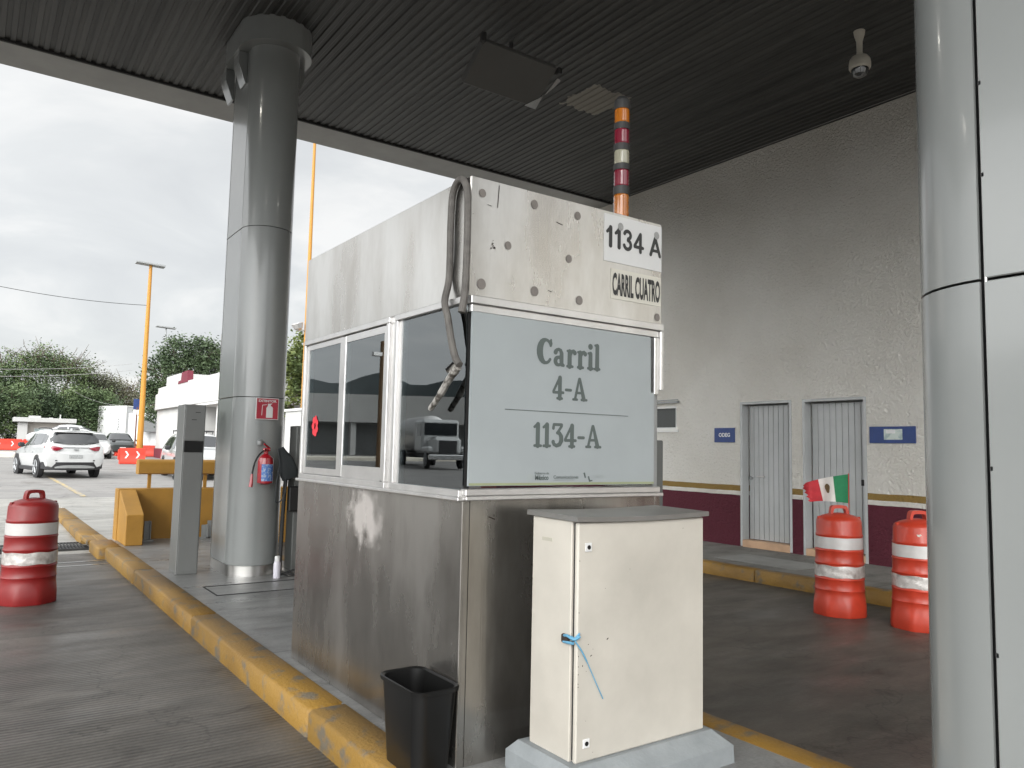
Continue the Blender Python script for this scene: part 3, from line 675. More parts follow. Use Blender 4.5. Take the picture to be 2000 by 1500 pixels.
# wall plaques
t = thing('door_sign', 'small dark blue sign with white capitals left of the first grey door', 'sign', (9.64, 7.94, 1.85))
wobj('board', B1(9.635, 9.652, 7.745, 8.14, 1.735, 1.96, bev=.004), 'blue_sign', t)
text_mesh('lettering', 'ODEG', (9.635, 8.05, 1.820), (0, -1, 0), (0, 0, 1), .22, .062, 'label_white', t, .03)
t = thing('door_sign', 'long dark blue sign half covered by a pale sticker right of the second grey door', 'sign', (9.64, 5.27, 1.85))
wobj('board', B1(9.635, 9.652, 4.965, 5.57, 1.735, 1.95, bev=.004), 'blue_sign', t)
wobj('sticker', B1(9.6315, 9.634, 5.13, 5.37, 1.78, 1.915), mat('sticker', (.50, .56, .52), .5, 0, col2=(.30, .38, .38), thr=(.4, .5), vscale=9), t)
wobj('pale_bar', B1(9.629, 9.6312, 5.22, 5.34, 1.86, 1.905), 'paper', t)

# ------------------------------------------------------------ BOOTH
X0, X1, Y0, Y1 = 1.81, 3.05, 2.946, 5.03
bt = thing('toll_booth', 'brushed steel toll booth with lane signs and dark windows on the island', 'toll booth', ((X0 + X1) / 2, (Y0 + Y1) / 2, K))
def ring(b, x0, x1, y0, y1, z0, z1, th):
    box(b, x0, x0 + th, y0, y1, z0, z1, bev=.004); box(b, x1 - th, x1, y0, y1, z0, z1, bev=.004); box(b, x0 + th, x1 - th, y0, y0 + th, z0, z1); box(b, x0 + th, x1 - th, y1 - th, y1, z0, z1); return b
b = BM(); box(b, X0, X0 + .04, Y0, Y1, K, 1.33, bev=.003); wobj('side_panel', b, 'steel_side', bt)
wobj('front_panel', B1(X0 + .041, X1 - .041, Y0, Y0 + .04, K, 1.33), 'steel_low', bt)
b = BM(); box(b, X1 - .04, X1, Y0, Y1, K, 1.33, bev=.003); wobj('side_panel', b, 'steel_low', bt)
wobj('rear_panel', B1(X0 + .041, X1 - .041, Y1 - .04, Y1, K, 1.33), 'steel_low', bt)
b = BM(); box(b, X0, X0 + .04, Y0 + .001, Y1, 2.245, 2.805, bev=.003); wobj('upper_side_panel', b, 'steel_up', bt)
up = wobj('upper_front_panel', B1(X0 + .002, X1 - .002, Y0 - .004, Y0 + .036, 2.245, 2.805, bev=.002, seg=1), 'steel_up', bt)
wobj('upper_side_panel', B1(X1 - .04, X1, Y0 + .04, Y1, 2.245, 2.805), 'steel_up', bt)
wobj('upper_rear_panel', B1(X0 + .041, X1 - .041, Y1 - .04, Y1 - .001, 2.245, 2.805), 'steel_up', bt)
wobj('roof', B1(X0 + .042, X1 - .042, Y0 + .038, Y1 - .042, 2.70, 2.78), 'alu', bt)
wobj('ceiling', B1(X0 + .042, X1 - .042, Y0 + .042, Y1 - .042, 2.26, 2.28), 'white', bt)
wobj('floor', B1(X0 + .042, X1 - .042, Y0 + .042, Y1 - .042, K, K + .03), 'rubber', bt)
# upper-level walls behind windows
for q_ in ((X0 + .002, X0 + .05, 4.985, Y1), (X0 + .002, X0 + .05, 3.645, 3.705), (X1 - .05, X1, Y1 - .05, Y1), (X1 - .05, X1, 3.95, 4.05)): wobj('corner_post', B1(*q_, 1.33, 2.245), 'alu', bt)
wobj('rear_upper_wall', B1(X0 + .05, X1 - .05, Y1 - .04, Y1 - .005, 1.33, 2.245), 'alu_dark', bt)
wobj('side_upper_wall', B1(X1 - .035, X1 - .01, 4.05, Y1 - .05, 1.33, 2.245), 'alu_dark', bt)
wobj('corner_post', B1(X0 + .008, X0 + .035, Y0 + .008, Y0 + .035, 1.33, 2.245), 'gap', bt)
wobj('corner_post', B1(X1 - .042, X1 - .012, Y0 + .012, Y0 + .042, 1.33, 2.245), 'alu_dark', bt)
# side windows
def winframe(y0, y1, z0, z1, t=.032, d=.020, dep=.03):
    b = BM(); xo = X0 - d; xi = X0 + dep
    box(b, xo, xi, y0, y1, z1 - t, z1, bev=.003, seg=1); box(b, xo, xi, y0, y1, z0, z0 + t, bev=.003, seg=1)
    box(b, xo, xi, y0, y0 + t, z0 + t, z1 - t, bev=.003, seg=1); box(b, xo, xi, y1 - t, y1, z0 + t, z1 - t, bev=.003, seg=1)
    return b
wa = wobj('window', winframe(3.705, 4.985, 1.335, 2.243), 'alu', bt)
b = BM(); box(b, X0 - .006, X0 + .018, 4.355, 4.395, 1.37, 2.21, bev=.003, seg=1); box(b, X0 - .004, X0 + .012, 4.395, 4.95, 2.175, 2.208); box(b, X0 - .004, X0 + .012, 4.395, 4.95, 1.37, 1.41); box(b, X0 - .004, X0 + .012, 4.915, 4.95, 1.41, 2.175)
wobj('fixed_sash', b, 'alu', wa)
b = BM(); box(b, X0 - .012, X0 + .004, 4.295, 4.352, 1.37, 2.205, bev=.003, seg=1); box(b, X0 - .012, X0 + .004, 3.74, 3.775, 1.37, 2.205, bev=.003, seg=1)
box(b, X0 - .011, X0 + .003, 3.775, 4.295, 2.165, 2.204); box(b, X0 - .011, X0 + .003, 3.775, 4.295, 1.368, 1.44)
wobj('sliding_sash', b, 'alu', wa)
wobj('pane', B1(X0 + .000, X0 + .006, 4.395, 4.915, 1.41, 2.175), 'sky_glass', wa)
wobj('pane', B1(X0 - .006, X0 - .000, 3.775, 4.295, 1.44, 2.165), 'sky_glass', wa)
def wbf():
    b = BM(); xo = X0 - .02; xi = X0 + .03; t = .032
    box(b, xo, xi, 2.950, 3.64, 2.243 - t, 2.243, bev=.003, seg=1); box(b, xo, xi, 2.950, 3.64, 1.335, 1.335 + t, bev=.003, seg=1); box(b, xo, xi, 3.64 - t, 3.64, 1.367, 2.211, bev=.003, seg=1)
    return b
wb = wobj('window', wbf(), 'alu', bt)
b = BM(); box(b, X0 - .004, X0 + .02, 3.578, 3.608, 1.367, 2.211); wobj('sash', b, 'alu', wb)
wobj('pane', B1(X0 + .000, X0 + .006, 2.950, 3.578, 1.367, 2.211), 'sky_glass', wb)
wobj('sill', B1(X0 - .035, X0 + .02, 2.93, 5.0, 1.318, 1.336, bev=.004), 'alu', bt)
# front window and its frame rails
b = BM(); box(b, X0 - .002, X1 - .014, Y0 - .038, Y0 + .02, 2.206, 2.243, bev=.003); box(b, X0 + .01, X1 - .038, Y0 - .022, Y0 + .02, 2.170, 2.206, bev=.003)
box(b, X0 - .002, X1 - .012, Y0 - .038, Y0 + .02, 1.322, 1.340, bev=.003); box(b, X0 - .002, X1 - .028, Y0 - .030, Y0 + .02, 1.341, 1.372, bev=.004)
box(b, X1 - .036, X1 - .014, Y0 - .036, Y0 + .01, 1.885, 2.205, bev=.003); box(b, X1 - .070, X1 - .037, Y0 - .024, Y0 + .01, 1.86, 2.169, bev=.003)
wc = wobj('window', b, 'alu', bt)
wobj('pane', B1(X0 + .036, X1 - .055, Y0 + .008, Y0 + .014, 1.373, 2.169), 'sky_glass', wc)
# patches of adhesive left on the upper front panel
b = BM()
def disc(b, x, z, r, y, n=20):
    vv = [b.verts.new((x + r * math.cos(2 * PI * k / n) * (1 + .04 * math.sin(3 * k)), y, z + r * 1.08 * math.sin(2 * PI * k / n))) for k in range(n)]; b.faces.new(vv)
for x, z, r in ((1.872, 2.733, .019), (2.173, 2.741, .021), (2.446, 2.738, .020), (2.022, 2.511, .019), (2.393, 2.507, .019), (1.878, 2.306, .024), (2.183, 2.314, .023), (2.464, 2.306, .022), (3.016, 2.284, .020)): b = BM(); disc(b, x, z, r, Y0 - .0065); wobj('glue_spot', b, 'dot', bt)
# scratches and dents
for x0, z0, x1, z1, w in ((1.965, 2.79, 1.958, 2.68, .0018), (1.90, 2.685, 1.925, 2.682, .001), (2.31, 2.68, 2.35, 2.672, .0012), (2.265, 2.33, 2.29, 2.325, .001), (1.95, 1.245, 1.985, 1.232, .002)):
    yy = Y0 - .0062 if z0 > 2 else Y0 - .002
    b = BM(); v = [b.verts.new(p) for p in ((x0 - w, yy, z0 - w), (x1 - w, yy, z1 - w), (x1 + w, yy, z1 + w), (x0 + w, yy, z0 + w))]; b.faces.new(v); wobj('scratch', b, 'rustchip', bt)
rr = random.Random(4); b = BM()
for _ in range(14):
    x = 1.935 + rr.gauss(0, .008); z = 2.50 + rr.gauss(0, .016); s_ = rr.uniform(.0015, .004)
    v = [b.verts.new((x + s_ * math.cos(a), Y0 - .0062, z + s_ * 1.3 * math.sin(a))) for a in (.3, 1.7, 3.1, 4.6)]; b.faces.new(v)
tag(wobj('paint_flecks', b, 'rustchip', bt), kind='stuff')
# stick-on lane labels
lb = wobj('number_label', B1(2.625, 3.046, Y0 - .0070, Y0 - .0042, 2.538, 2.789), 'label_white', bt)
soft_text('digits', ['n1', 'n1', 'n3', 'n4', ' ', 'nA'], 2.632, 2.612, .412, .118, Y0 - .0088, 'label_dark', lb, wt=1.0)
mat_dg = mat('dot_grey', (.36, .36, .35), .7, 0, .15, 30)
for x_ in (2.738, 3.005): b = BM(); disc(b, x_, 2.735, .020, Y0 - .0095); wobj('glue_spot', b, mat_dg, lb)
lb = wobj('name_label', B1(2.675, 3.040, Y0 - .0070, Y0 - .0042, 2.345, 2.505), 'label_cream', bt)
text_mesh('lettering', 'CARRIL CUATRO', (2.684, Y0 - .0070, 2.363), (1, 0, 0), (0, 0, 1), .350, .122, 'label_dark', lb, .04)
# big lane board over the front window
sg = thing('lane_board', 'large pale grey board reading Carril 4-A fixed over the booth front window', 'sign', (2.4, Y0 - .05, 1.38))
yb = Y0 - .026
b = BM(); prism(b, [(1.822, 1.385), (2.976, 1.385), (2.976, 1.868), (2.950, 1.870), (2.946, 2.166), (1.822, 2.170)], lambda u, v, d: (u, d, v), yb, yb + .012); wobj('board', b, 'sign_grey', sg)
wobj('base_strip', B1(1.824, 2.974, yb - .002, yb - .0003, 1.387, 1.398), 'sign_green', sg)
yt = yb - .002
soft_text('lettering', 'Carril', 2.190, 1.958, .400, .136, yt, 'sign_text', sg, wt=1.16)
soft_text('lettering', '4-A', 2.283, 1.798, .228, .117, yt, 'sign_text', sg, wt=1.16)
soft_text('lettering', '1134-A', 2.173, 1.567, .434, .117, yt, 'sign_text', sg, wt=1.16)
wobj('rule', B1(2.01, 2.785, yt - .0002, yt + .001, 1.7345, 1.7375), 'sign_text', sg)
def st(s, x, z, w, h, m='sign_text', bold=.01): return text_mesh('lettering', s, (x, yt, z), (1, 0, 0), (0, 0, 1), w, h, m, sg, bold, nrm=0)
st('Gobierno de', 2.187, 1.437, .085, .011); st('México', 2.190, 1.410, .080, .024, bold=.03)
st('Comunicaciones', 2.300, 1.416, .155, .016); wobj('rule', B1(2.302, 2.43, yt - .0002, yt + .001, 1.4095, 1.4105), 'sign_text', sg)
st('CAPUFE', 2.545, 1.418, .085, .015, 'sign_faint')
b = BM(); disc(b, 2.160, 1.424, .016, yt); wobj('seal', b, 'sign_faint', sg)
b = BM()
for x, z in ((2.488, 1.432), (2.516, 1.414)): prism(b, [(0, .012), (.008, .014), (.016, -.010), (.010, -.014)], lambda u, v, d, x=x, z=z: (x + u, d, z + v), yt - .0002, yt + .001)
prism(b, [(.010, -.014), (.030, -.010), (.030, -.004), (.014, -.006)], lambda u, v, d: (2.516 + u, d, 1.414 + v), yt - .0002, yt + .001); wobj('logo', b, 'sign_text', sg)

# flat conduit looped over the booth corner
def crv(P, n=8):
    P = [Vector(p) for p in P]; out = []
    for i in range(len(P) - 1):
        a = P[max(i - 1, 0)]; b_ = P[i]; c = P[i + 1]; d = P[min(i + 2, len(P) - 1)]
        for k in range(n):
            t = k / n; out.append(.5 * ((2 * b_) + (c - a) * t + (2 * a - 5 * b_ + 4 * c - d) * t * t + (3 * b_ - a - 3 * c + d) * t ** 3))
    out.append(P[-1]); return out
cd = thing('cable_conduit', 'grey flexible conduit looped over the booth corner and taped at its end', 'conduit', (1.78, 3.0, 2.3))
path = [(1.770, 2.932, 2.16), (1.786, 2.934, 2.26), (1.790, 2.932, 2.45), (1.790, 2.936, 2.68), (1.790, 2.959, 2.765), (1.790, 2.999, 2.797), (1.790, 3.044, 2.785), (1.790, 3.076, 2.73), (1.790, 3.084, 2.60), (1.790, 3.082, 2.45), (1.790, 3.088, 2.33), (1.765, 3.076, 2.23), (1.762, 3.039, 2.15), (1.764, 3.004, 2.04), (1.766, 2.969, 1.96), (1.768, 2.934, 1.922)]
wobj('hose', tube(BM(), crv(path, 9), .0170, 10), 'hose', cd)
wobj('taped_end', tube(BM(), crv([(1.766, 2.945, 1.915), (1.765, 2.965, 1.90), (1.762, 3.02, 1.855), (1.76, 3.08, 1.80), (1.757, 3.15, 1.745), (1.756, 3.17, 1.73)], 6), [.020] + [.019] * 8 + [.017] * 10 + [.014] * 8 + [.012] * 3 + [.009], 10), 'tape', cd)
b = BM(); rr = random.Random(2)
for i in range(5): tube(b, [(1.768 + rr.uniform(-.02, .02), 2.965 + rr.uniform(-.012, .02), 1.945 - i * .012 + rr.uniform(-.01, .01)), (1.758, 3.0 + rr.uniform(-.01, .02), 1.925 - i * .008)], .010, 6)
wobj('tape_wrap', b, 'tape', cd)
wobj('cable_tie', tube(BM(), [(1.744, 2.952, 1.93), (1.742, 3.005, 1.905)], .006, 6), 'plastic_black', cd)

# light stack on the roof
ls = thing('signal_light_stack', 'tall stack of amber, dark red and clear signal lenses on the booth roof', 'signal light', (3.075 - .04, 3.35, 2.78))
xs, ysk = 3.098, 3.30
segs = [(2.78, 2.93, 'stack_base', .032), (2.93, 3.075, 'amber', .041), (3.075, 3.125, 'stack_base', .043), (3.125, 3.225, 'lens_red', .041), (3.225, 3.262, 'stack_base', .043), (3.262, 3.345, 'lens_clear', .041), (3.345, 3.385, 'stack_base', .043), (3.385, 3.475, 'lens_red', .041), (3.475, 3.515, 'stack_base', .043), (3.515, 3.60, 'amber', .041)]
xs, ysk = 3.0, 3.215; segs = [(1.55 + (a - 1.55) * .972, 1.55 + (c - 1.55) * .972, m, r + .004) for a, c, m, r in segs]
for z0, z1, m, r in segs:
    if m == 'stack_base': wobj('spacer', lathe(BM(), [(r, z0), (r, z1)], (xs, ysk), 24), m, ls)
    else:
        prof = []; k = 9
        for i in range(k + 1): prof.append((r - (.002 if i % 2 else 0), z0 + (z1 - z0) * i / k))
        wobj('lens', lathe(BM(), prof, (xs, ysk), 24), m, ls)
wobj('cap', lathe(BM(), [(.047, 3.543), (.047, 3.575), (.044, 3.60), (.030, 3.62), (.01, 3.626)], (xs, ysk), 24), 'stack_base', ls)

# things inside the booth
t = thing('desk', 'dark counter desk inside the booth behind the corner window', 'desk', (2.2, 3.6, K))
wobj('top', B1(X0 + .06, 2.35, 3.0, 4.9, 1.02, 1.05), 'desk', t)
for yy in (3.05, 4.85): wobj('leg', B1(1.9, 2.3, yy - .02, yy + .02, K + .03, 1.02), 'desk', t)
tag(wobj('cup', lathe(BM(), [(.045, 1.392 - .34), (.05, 1.5 - .34), (.055, 1.56 - .34)], (2.03, 3.36), 20), 'paper'), 'white cup standing on the booth counter behind the corner window', 'cup')
bgm = BM(); box(bgm, 2.02, 2.22, 3.92, 4.14, 1.05, 1.36, bev=.05, seg=3)
tag(wobj('orange_bag', bgm, 'orange_cloth'), 'orange bag on the booth counter behind the sliding window', 'bag')
t = thing('chair', 'high orange backed chair inside the booth', 'chair', (2.55, 4.0, K))
obj('backrest', B1(-.02, .03, -.2, .2, .75, 1.2, bev=.02), 'orange_cloth', t); obj('seat', B1(-.42, 0, -.2, .2, .62, .68, bev=.02), 'rubber', t); obj('pedestal', lathe(BM(), [(.25, .03), (.03, .06), (.03, .62)], (-.2, 0)), 'steel', t)
b = BM(); rr = random.Random(8)
for i in range(7):
    a = i * 2 * PI / 7; cx, cz = 4.768 + .032 * math.cos(a), 1.675 + .045 * math.sin(a)
    vv = [b.verts.new((X0 - .0035 + .0002 * i, cx + .024 * math.cos(q * PI / 4), cz + .024 * math.sin(q * PI / 4))) for q in range(8)]; b.faces.new(vv)
tag(wobj('flower_sticker', b, 'flower'), 'red flower sticker on the left pane of the booth', 'sticker')

# ------------------------------------------------------------ electrical cabinet
cb = thing('electrical_cabinet', 'cream steel cabinet tied with blue twine on a grey plinth before the booth', 'cabinet', (2.45, 2.6, K))
def frust(b, lo, hi, z0, z1):
    A = [b.verts.new((x, y, z0)) for x, y in lo]; C = [b.verts.new((x, y, z1)) for x, y in hi]
    b.faces.new(A[::-1]); b.faces.new(C)
    for i in range(4): b.faces.new((A[i], A[(i + 1) % 4], C[(i + 1) % 4], C[i]))
b = BM(); rect = lambda x0, x1, y0, y1: [(x0, y0), (x1, y0), (x1, y1), (x0, y1)]
frust(b, rect(2.01, 2.91, 2.345, 2.86), rect(2.012, 2.908, 2.35, 2.86), K, .245); frust(b, rect(2.012, 2.908, 2.35, 2.86), rect(2.035, 2.860, 2.435, 2.80), .245, .298)
wobj('plinth', b, 'concrete_paint', cb)
b = BM(); box(b, 2.065, 2.829, 2.492, 2.76, .296, 1.262, bev=.004); wobj('body', b, 'cabside', cb)
dr = wobj('door', B1(2.069, 2.831, 2.455, 2.478, .298, 1.256, bev=.006), 'cab', cb)
wobj('door_gasket', B1(2.078, 2.822, 2.478, 2.492, .305, 1.25), 'gap', cb)
# slightly bowed top sheet
vs, fs = [], []
n = 12
for i in range(n + 1):
    x = 2.050 + (2.848 - 2.050) * i / n; dz = -.008 * math.sin(PI * i / n)
    vs += [(x, 2.438, 1.262 + dz), (x, 2.438, 1.282 + dz), (x, 2.785, 1.288 + dz), (x, 2.785, 1.266 + dz)]
for i in range(n):
    for k in range(4): a = i * 4 + k; c = i * 4 + (k + 1) % 4; fs.append((a, a + 4, c + 4, c))
fs += [(0, 1, 2, 3), (n * 4 + 3, n * 4 + 2, n * 4 + 1, n * 4)]
wobj('cover', (vs, fs), mat('cover', (.26, .255, .245), .38, .6, .1, 4), cb)
for z in (1.155, .372):
    b = BM(); box(b, 2.105, 2.140, 2.449, 2.455, z - .018, z + .018, bev=.002); lk = wobj('lock', b, 'label_white', dr)
    wobj('keyhole', tube(BM(), [(2.123, 2.447, z), (2.123, 2.4495, z)], .009, 14), 'plastic_black', lk)
b = BM(); rr = random.Random(11)
def chip(x, z, s, l=1, a=0.):
    w = [(-l, -.3), (0, -.6), (l, -.2), (l * .8, .4), (-l * .3, .6)]; vv = [b.verts.new((x + s * (u * math.cos(a) - v * math.sin(a)), 2.4538, z + s * (u * math.sin(a) + v * math.cos(a)))) for u, v in w]; b.faces.new(vv)
for x, z, s, l, a in ((2.235, .772, .005, 1.4, .5), (2.13, .762, .003, 1, 0), (2.145, .715, .004, 1.6, .4), (2.10, .735, .0035, 1, 1), (2.12, .655, .002, 1, 0), (2.155, .74, .002, 1, 0), (2.36, 1.05, .0022, 1, 0), (2.22, .98, .002, 1, 0), (2.69, 1.21, .0025, 1.2, .5), (2.10, .68, .004, 1, 1.5), (2.12, .46, .002, 1, 0), (2.16, .30 + .03, .002, 1, 0)): chip(x, z, s, l, a)
for z in (.60, .61, .64, .68, .72, 1.1, .90): chip(2.078, z + rr.uniform(-.01, .01), .0035, .7, 1.4)
tag(wobj('paint_chips', b, 'rustchip', cb), kind='stuff')
tw = wobj('twine', tube(BM(), crv([(2.055, 2.50, .79), (2.05, 2.462, .80), (2.062, 2.447, .775), (2.085, 2.444, .745), (2.12, 2.4455, .69), (2.165, 2.447, .61), (2.208, 2.448, .535)], 5), [.0035] * 20 + [.0022] * 11, 6), 'twine', cb)
b = BM(); tube(b, crv([(2.058, 2.53, .79), (2.046, 2.49, .80), (2.05, 2.45, .792), (2.075, 2.443, .802)], 5), .006, 6); tube(b, [(2.052, 2.46, .785), (2.075, 2.444, .815)], .004, 6); tube(b, [(2.052, 2.52, .77), (2.05, 2.455, .775)], .006, 6)
wobj('knot', b, 'twine', tw)
b = BM(); box(b, 2.048, 2.066, 2.49, 2.535, .765, .80, bev=.005); wobj('hasp', b, 'rustchip', cb)
wobj('name_smudge', B1(2.0635, 2.066, 2.62, 2.69, 1.163, 1.178), mat('smudge', (.45, .43, .36), .6), cb)

# ------------------------------------------------------------ black bin
bn = thing('waste_bin', 'open black plastic waste bin against the booth corner by the yellow kerb', 'bin', (1.68, 3.06, K))
def rrect(cx, cy, hx, hy, r, n=6):
    P = []
    for sx, sy, a0 in ((1, 1, 0), (-1, 1, 90), (-1, -1, 180), (1, -1, 270)):
        for k in range(n + 1): a = R(a0 + 90 * k / n); P.append((cx + sx * (hx - r) + r * math.cos(a), cy + sy * (hy - r) + r * math.sin(a)))
    return P
def loft(b, rings):
    V = [[b.verts.new(p) for p in r] for r in rings]
    for A, C in zip(V, V[1:]):
        for i in range(len(A)): b.faces.new((A[i], A[(i + 1) % len(A)], C[(i + 1) % len(A)], C[i]))
    return V
b = BM(); c = (1.683, 3.065); rg = []
for hx, hy, z in ((.082, .150, K + .002), (.086, .156, K + .01), (.104, .182, .518), (.113, .191, .521), (.115, .193, .538), (.110, .188, .541), (.100, .178, .534), (.083, .153, K + .02)): rg.append([(x, y, z) for x, y in rrect(c[0], c[1], hx, hy, .055)])
V = loft(b, rg); b.faces.new(V[0][::-1]); b.faces.new(V[-1]); wobj('shell', b, 'plastic_black', bn)

# ------------------------------------------------------------ control posts
def slim_post(x0, x1, y0, y1, z1, label, m='post_grey', name='control_post'):
    t = thing(name, label, 'post', ((x0 + x1) / 2, (y0 + y1) / 2, K), group='grey control posts on the island')
    wobj('body', B1(x0, x1, y0, y1, K, z1, bev=.006), m, t); return t
t = slim_post(1.852, 2.072, 8.70, 9.02, 1.96, 'slim grey metal post with black display band left of the far column')
wobj('display', B1(1.868, 2.060, 8.694, 8.702, 1.452, 1.572, bev=.002), 'plastic_black', t)
wobj('door_panel', B1(1.868, 2.060, 8.694, 8.702, .20, 1.446, bev=.002), 'post_grey', t); wobj('top_panel', B1(1.868, 2.060, 8.694, 8.702, 1.578, 1.935, bev=.002), 'post_grey', t)
for x, z in ((1.965, 1.875), (1.93, 1.795)): wobj('slot', B1(x, x + .05, 8.690, 8.6945, z, z + .006), 'gap', t)
t = slim_post(2.907, 3.12, 8.20, 8.42, 1.76, 'dark grey post with a black keypad box squeezed between column and booth', 'post_grey2')
wobj('keypad_box', B1(2.83, 2.99, 8.12, 8.20, .845, 1.11, bev=.01), 'plastic_black', t)
wobj('foot_plate', B1(2.84, 3.16, 8.10, 8.46, K, K + .04, bev=.008), 'steel', t)
t = slim_post(3.075, 3.185, 3.05, 3.16, 1.62, 'dark grey post tight against the right side of the booth', 'post_grey2')
def corrug(b, pts, r):
    P = crv(pts, 14); tube(b, P, [r * (1 + .10 * (i % 2)) for i in range(len(P))], 8)
b = BM(); corrug(b, [(2.785, 8.20, .19), (2.79, 8.21, .5), (2.80, 8.22, .8), (2.82, 8.25, 1.1), (2.85, 8.27, 1.3)], .022); 
tag(wobj('black_hose', b, 'rubber'), 'black ribbed hose running up beside the dark post', 'hose')
b = BM(); tube(b, crv([(2.76, 8.12, .19), (2.80, 8.0, .215), (2.92, 7.97, .20), (3.02, 8.05, .185)], 6), .012, 6); tube(b, crv([(2.80, 8.15, .19), (2.86, 8.03, .24), (2.98, 8.02, .26)], 6), .012, 6)
tag(wobj('cable_bundle', b, 'rubber'), 'short black cables coiled on the island floor behind the white bottle', 'cable')

# extinguisher sign, extinguisher, bag, bottle
es = thing('extinguisher_sign', 'square dark red sign with white extinguisher symbol on the far column', 'sign', (2.58, 8.235, 1.93))
wobj('board', B1(2.462, 2.702, 8.222, 8.230, 1.815, 2.045), 'label_white', es)
wobj('field', B1(2.469, 2.695, 8.2195, 8.2225, 1.822, 2.038), 'ext_sign', es)
text_mesh('lettering', 'EXTINTOR', (2.485, 8.2190, 2.000), (1, 0, 0), (0, 0, 1), .19, .026, 'label_white', es, .03)
b = BM(); y_ = 8.2185
prism(b, [(.56 - .02, 1.835), (.61, 1.835), (.61, 1.94), (.60, 1.955), (.585, 1.96), (.585, 1.972), (.60, 1.985), (.555, 1.985), (.555, 1.96), (.54, 1.94)], lambda u, v, d: (2.03 + u, d, v), y_ - .001, y_ + .0005)
prism(b, [(2.53, 1.965), (2.575, 1.973), (2.575, 1.978), (2.525, 1.970), (2.520, 1.86), (2.526, 1.86)], lambda u, v, d: (u, d, v), y_ - .001, y_ + .0005)
prism(b, [(2.60, 1.975), (2.63, 1.985), (2.63, 1.99), (2.60, 1.985)], lambda u, v, d: (u, d, v), y_ - .001, y_ + .0005)
wobj('symbol', b, 'label_white', es)
fe = thing('fire_extinguisher', 'red fire extinguisher with blue label hanging on the far column', 'fire extinguisher', (2.57, 8.13, 1.13))
wobj('cylinder', lathe(BM(), [(.05, 1.135), (.078, 1.15), (.08, 1.17), (.08, 1.37), (.072, 1.41), (.045, 1.44), (.022, 1.455), (.022, 1.48)], (2.565, 8.14), 28), 'ext_red', fe)
def arcsheet(cx, cy, r, a0, a1, z0, z1, n=14):
    v = []; f = []
    for i in range(n + 1): a = R(a0 + (a1 - a0) * i / n); v += [(cx + r * math.cos(a), cy + r * math.sin(a), z0), (cx + r * math.cos(a), cy + r * math.sin(a), z1)]
    for i in range(n): f.append((2 * i, 2 * i + 2, 2 * i + 3, 2 * i + 1))
    return v, f
wobj('label', arcsheet(2.565, 8.14, .0815, 225, 320, 1.17, 1.345), 'label_blue', fe)
b = BM(); box(b, 2.535, 2.60, 8.11, 8.17, 1.48, 1.515, bev=.006); tube(b, [(2.60, 8.13, 1.51), (2.52, 8.07, 1.555)], .010, 6); tube(b, [(2.60, 8.13, 1.49), (2.52, 8.07, 1.50)], .010, 6); wobj('valve', b, 'ext_red', fe)
wobj('gauge', lathe(BM(), [(.03, 1.545), (.034, 1.56), (.034, 1.585), (.02, 1.6)], (2.515, 8.2), 16), 'alu_dark', fe)
wobj('hose', tube(BM(), crv([(2.54, 8.12, 1.49), (2.47, 8.07, 1.44), (2.425, 8.06, 1.35), (2.405, 8.06, 1.24)], 6), .009, 8), 'rubber', fe)
wobj('nozzle', tube(BM(), [(2.405, 8.06, 1.245), (2.40, 8.055, 1.16), (2.392, 8.05, 1.11)], [.012, .018, .02], 10), 'ext_red', fe)
bag = thing('black_bag', 'black cloth bag with long strap hung beside the fire extinguisher', 'bag', (2.72, 8.1, 1.0))
b = BM(); rg = []
for cx, cyy, hx, hy, z in ((2.70, 8.08, .03, .02, 1.52), (2.715, 8.07, .045, .035, 1.47), (2.745, 8.06, .07, .045, 1.40), (2.775, 8.055, .085, .05, 1.32), (2.795, 8.055, .09, .05, 1.25), (2.795, 8.055, .075, .04, 1.20), (2.78, 8.055, .05, .03, 1.185)):
    rg.append([(x + .006 * math.sin(9 * y + 30 * z), y, z + (x - cx) * .35) for x, y in rrect(cx, cyy, hx, hy, min(hx, hy) * .8)])
V = loft(b, rg); b.faces.new(V[0][::-1]); b.faces.new(V[-1]); wobj('body', b, 'cloth_black', bag)
wobj('strap', tube(BM(), crv([(2.66, 8.05, 1.50), (2.67, 8.01, 1.35), (2.645, 8.01, 1.15), (2.64, 8.01, 1.0), (2.66, 8.01, .95), (2.71, 8.01, .98), (2.745, 8.01, 1.08), (2.735, 8.01, 1.20)], 7), .013, 6, flat=.4), 'cloth_black', bag)
bo = thing('water_bottle', 'small white bottle standing at the foot of the far column', 'bottle', (2.70, 8.03, K))
wobj('body', lathe(BM(), [(.03, K), (.036, K + .01), (.036, K + .15), (.028, K + .175)], (2.70, 8.03), 20), 'bottle', bo)
wobj('cap', lathe(BM(), [(.023, K + .175), (.026, K + .18), (.026, K + .225), (.02, K + .23)], (2.70, 8.03), 20), 'label_white', bo)

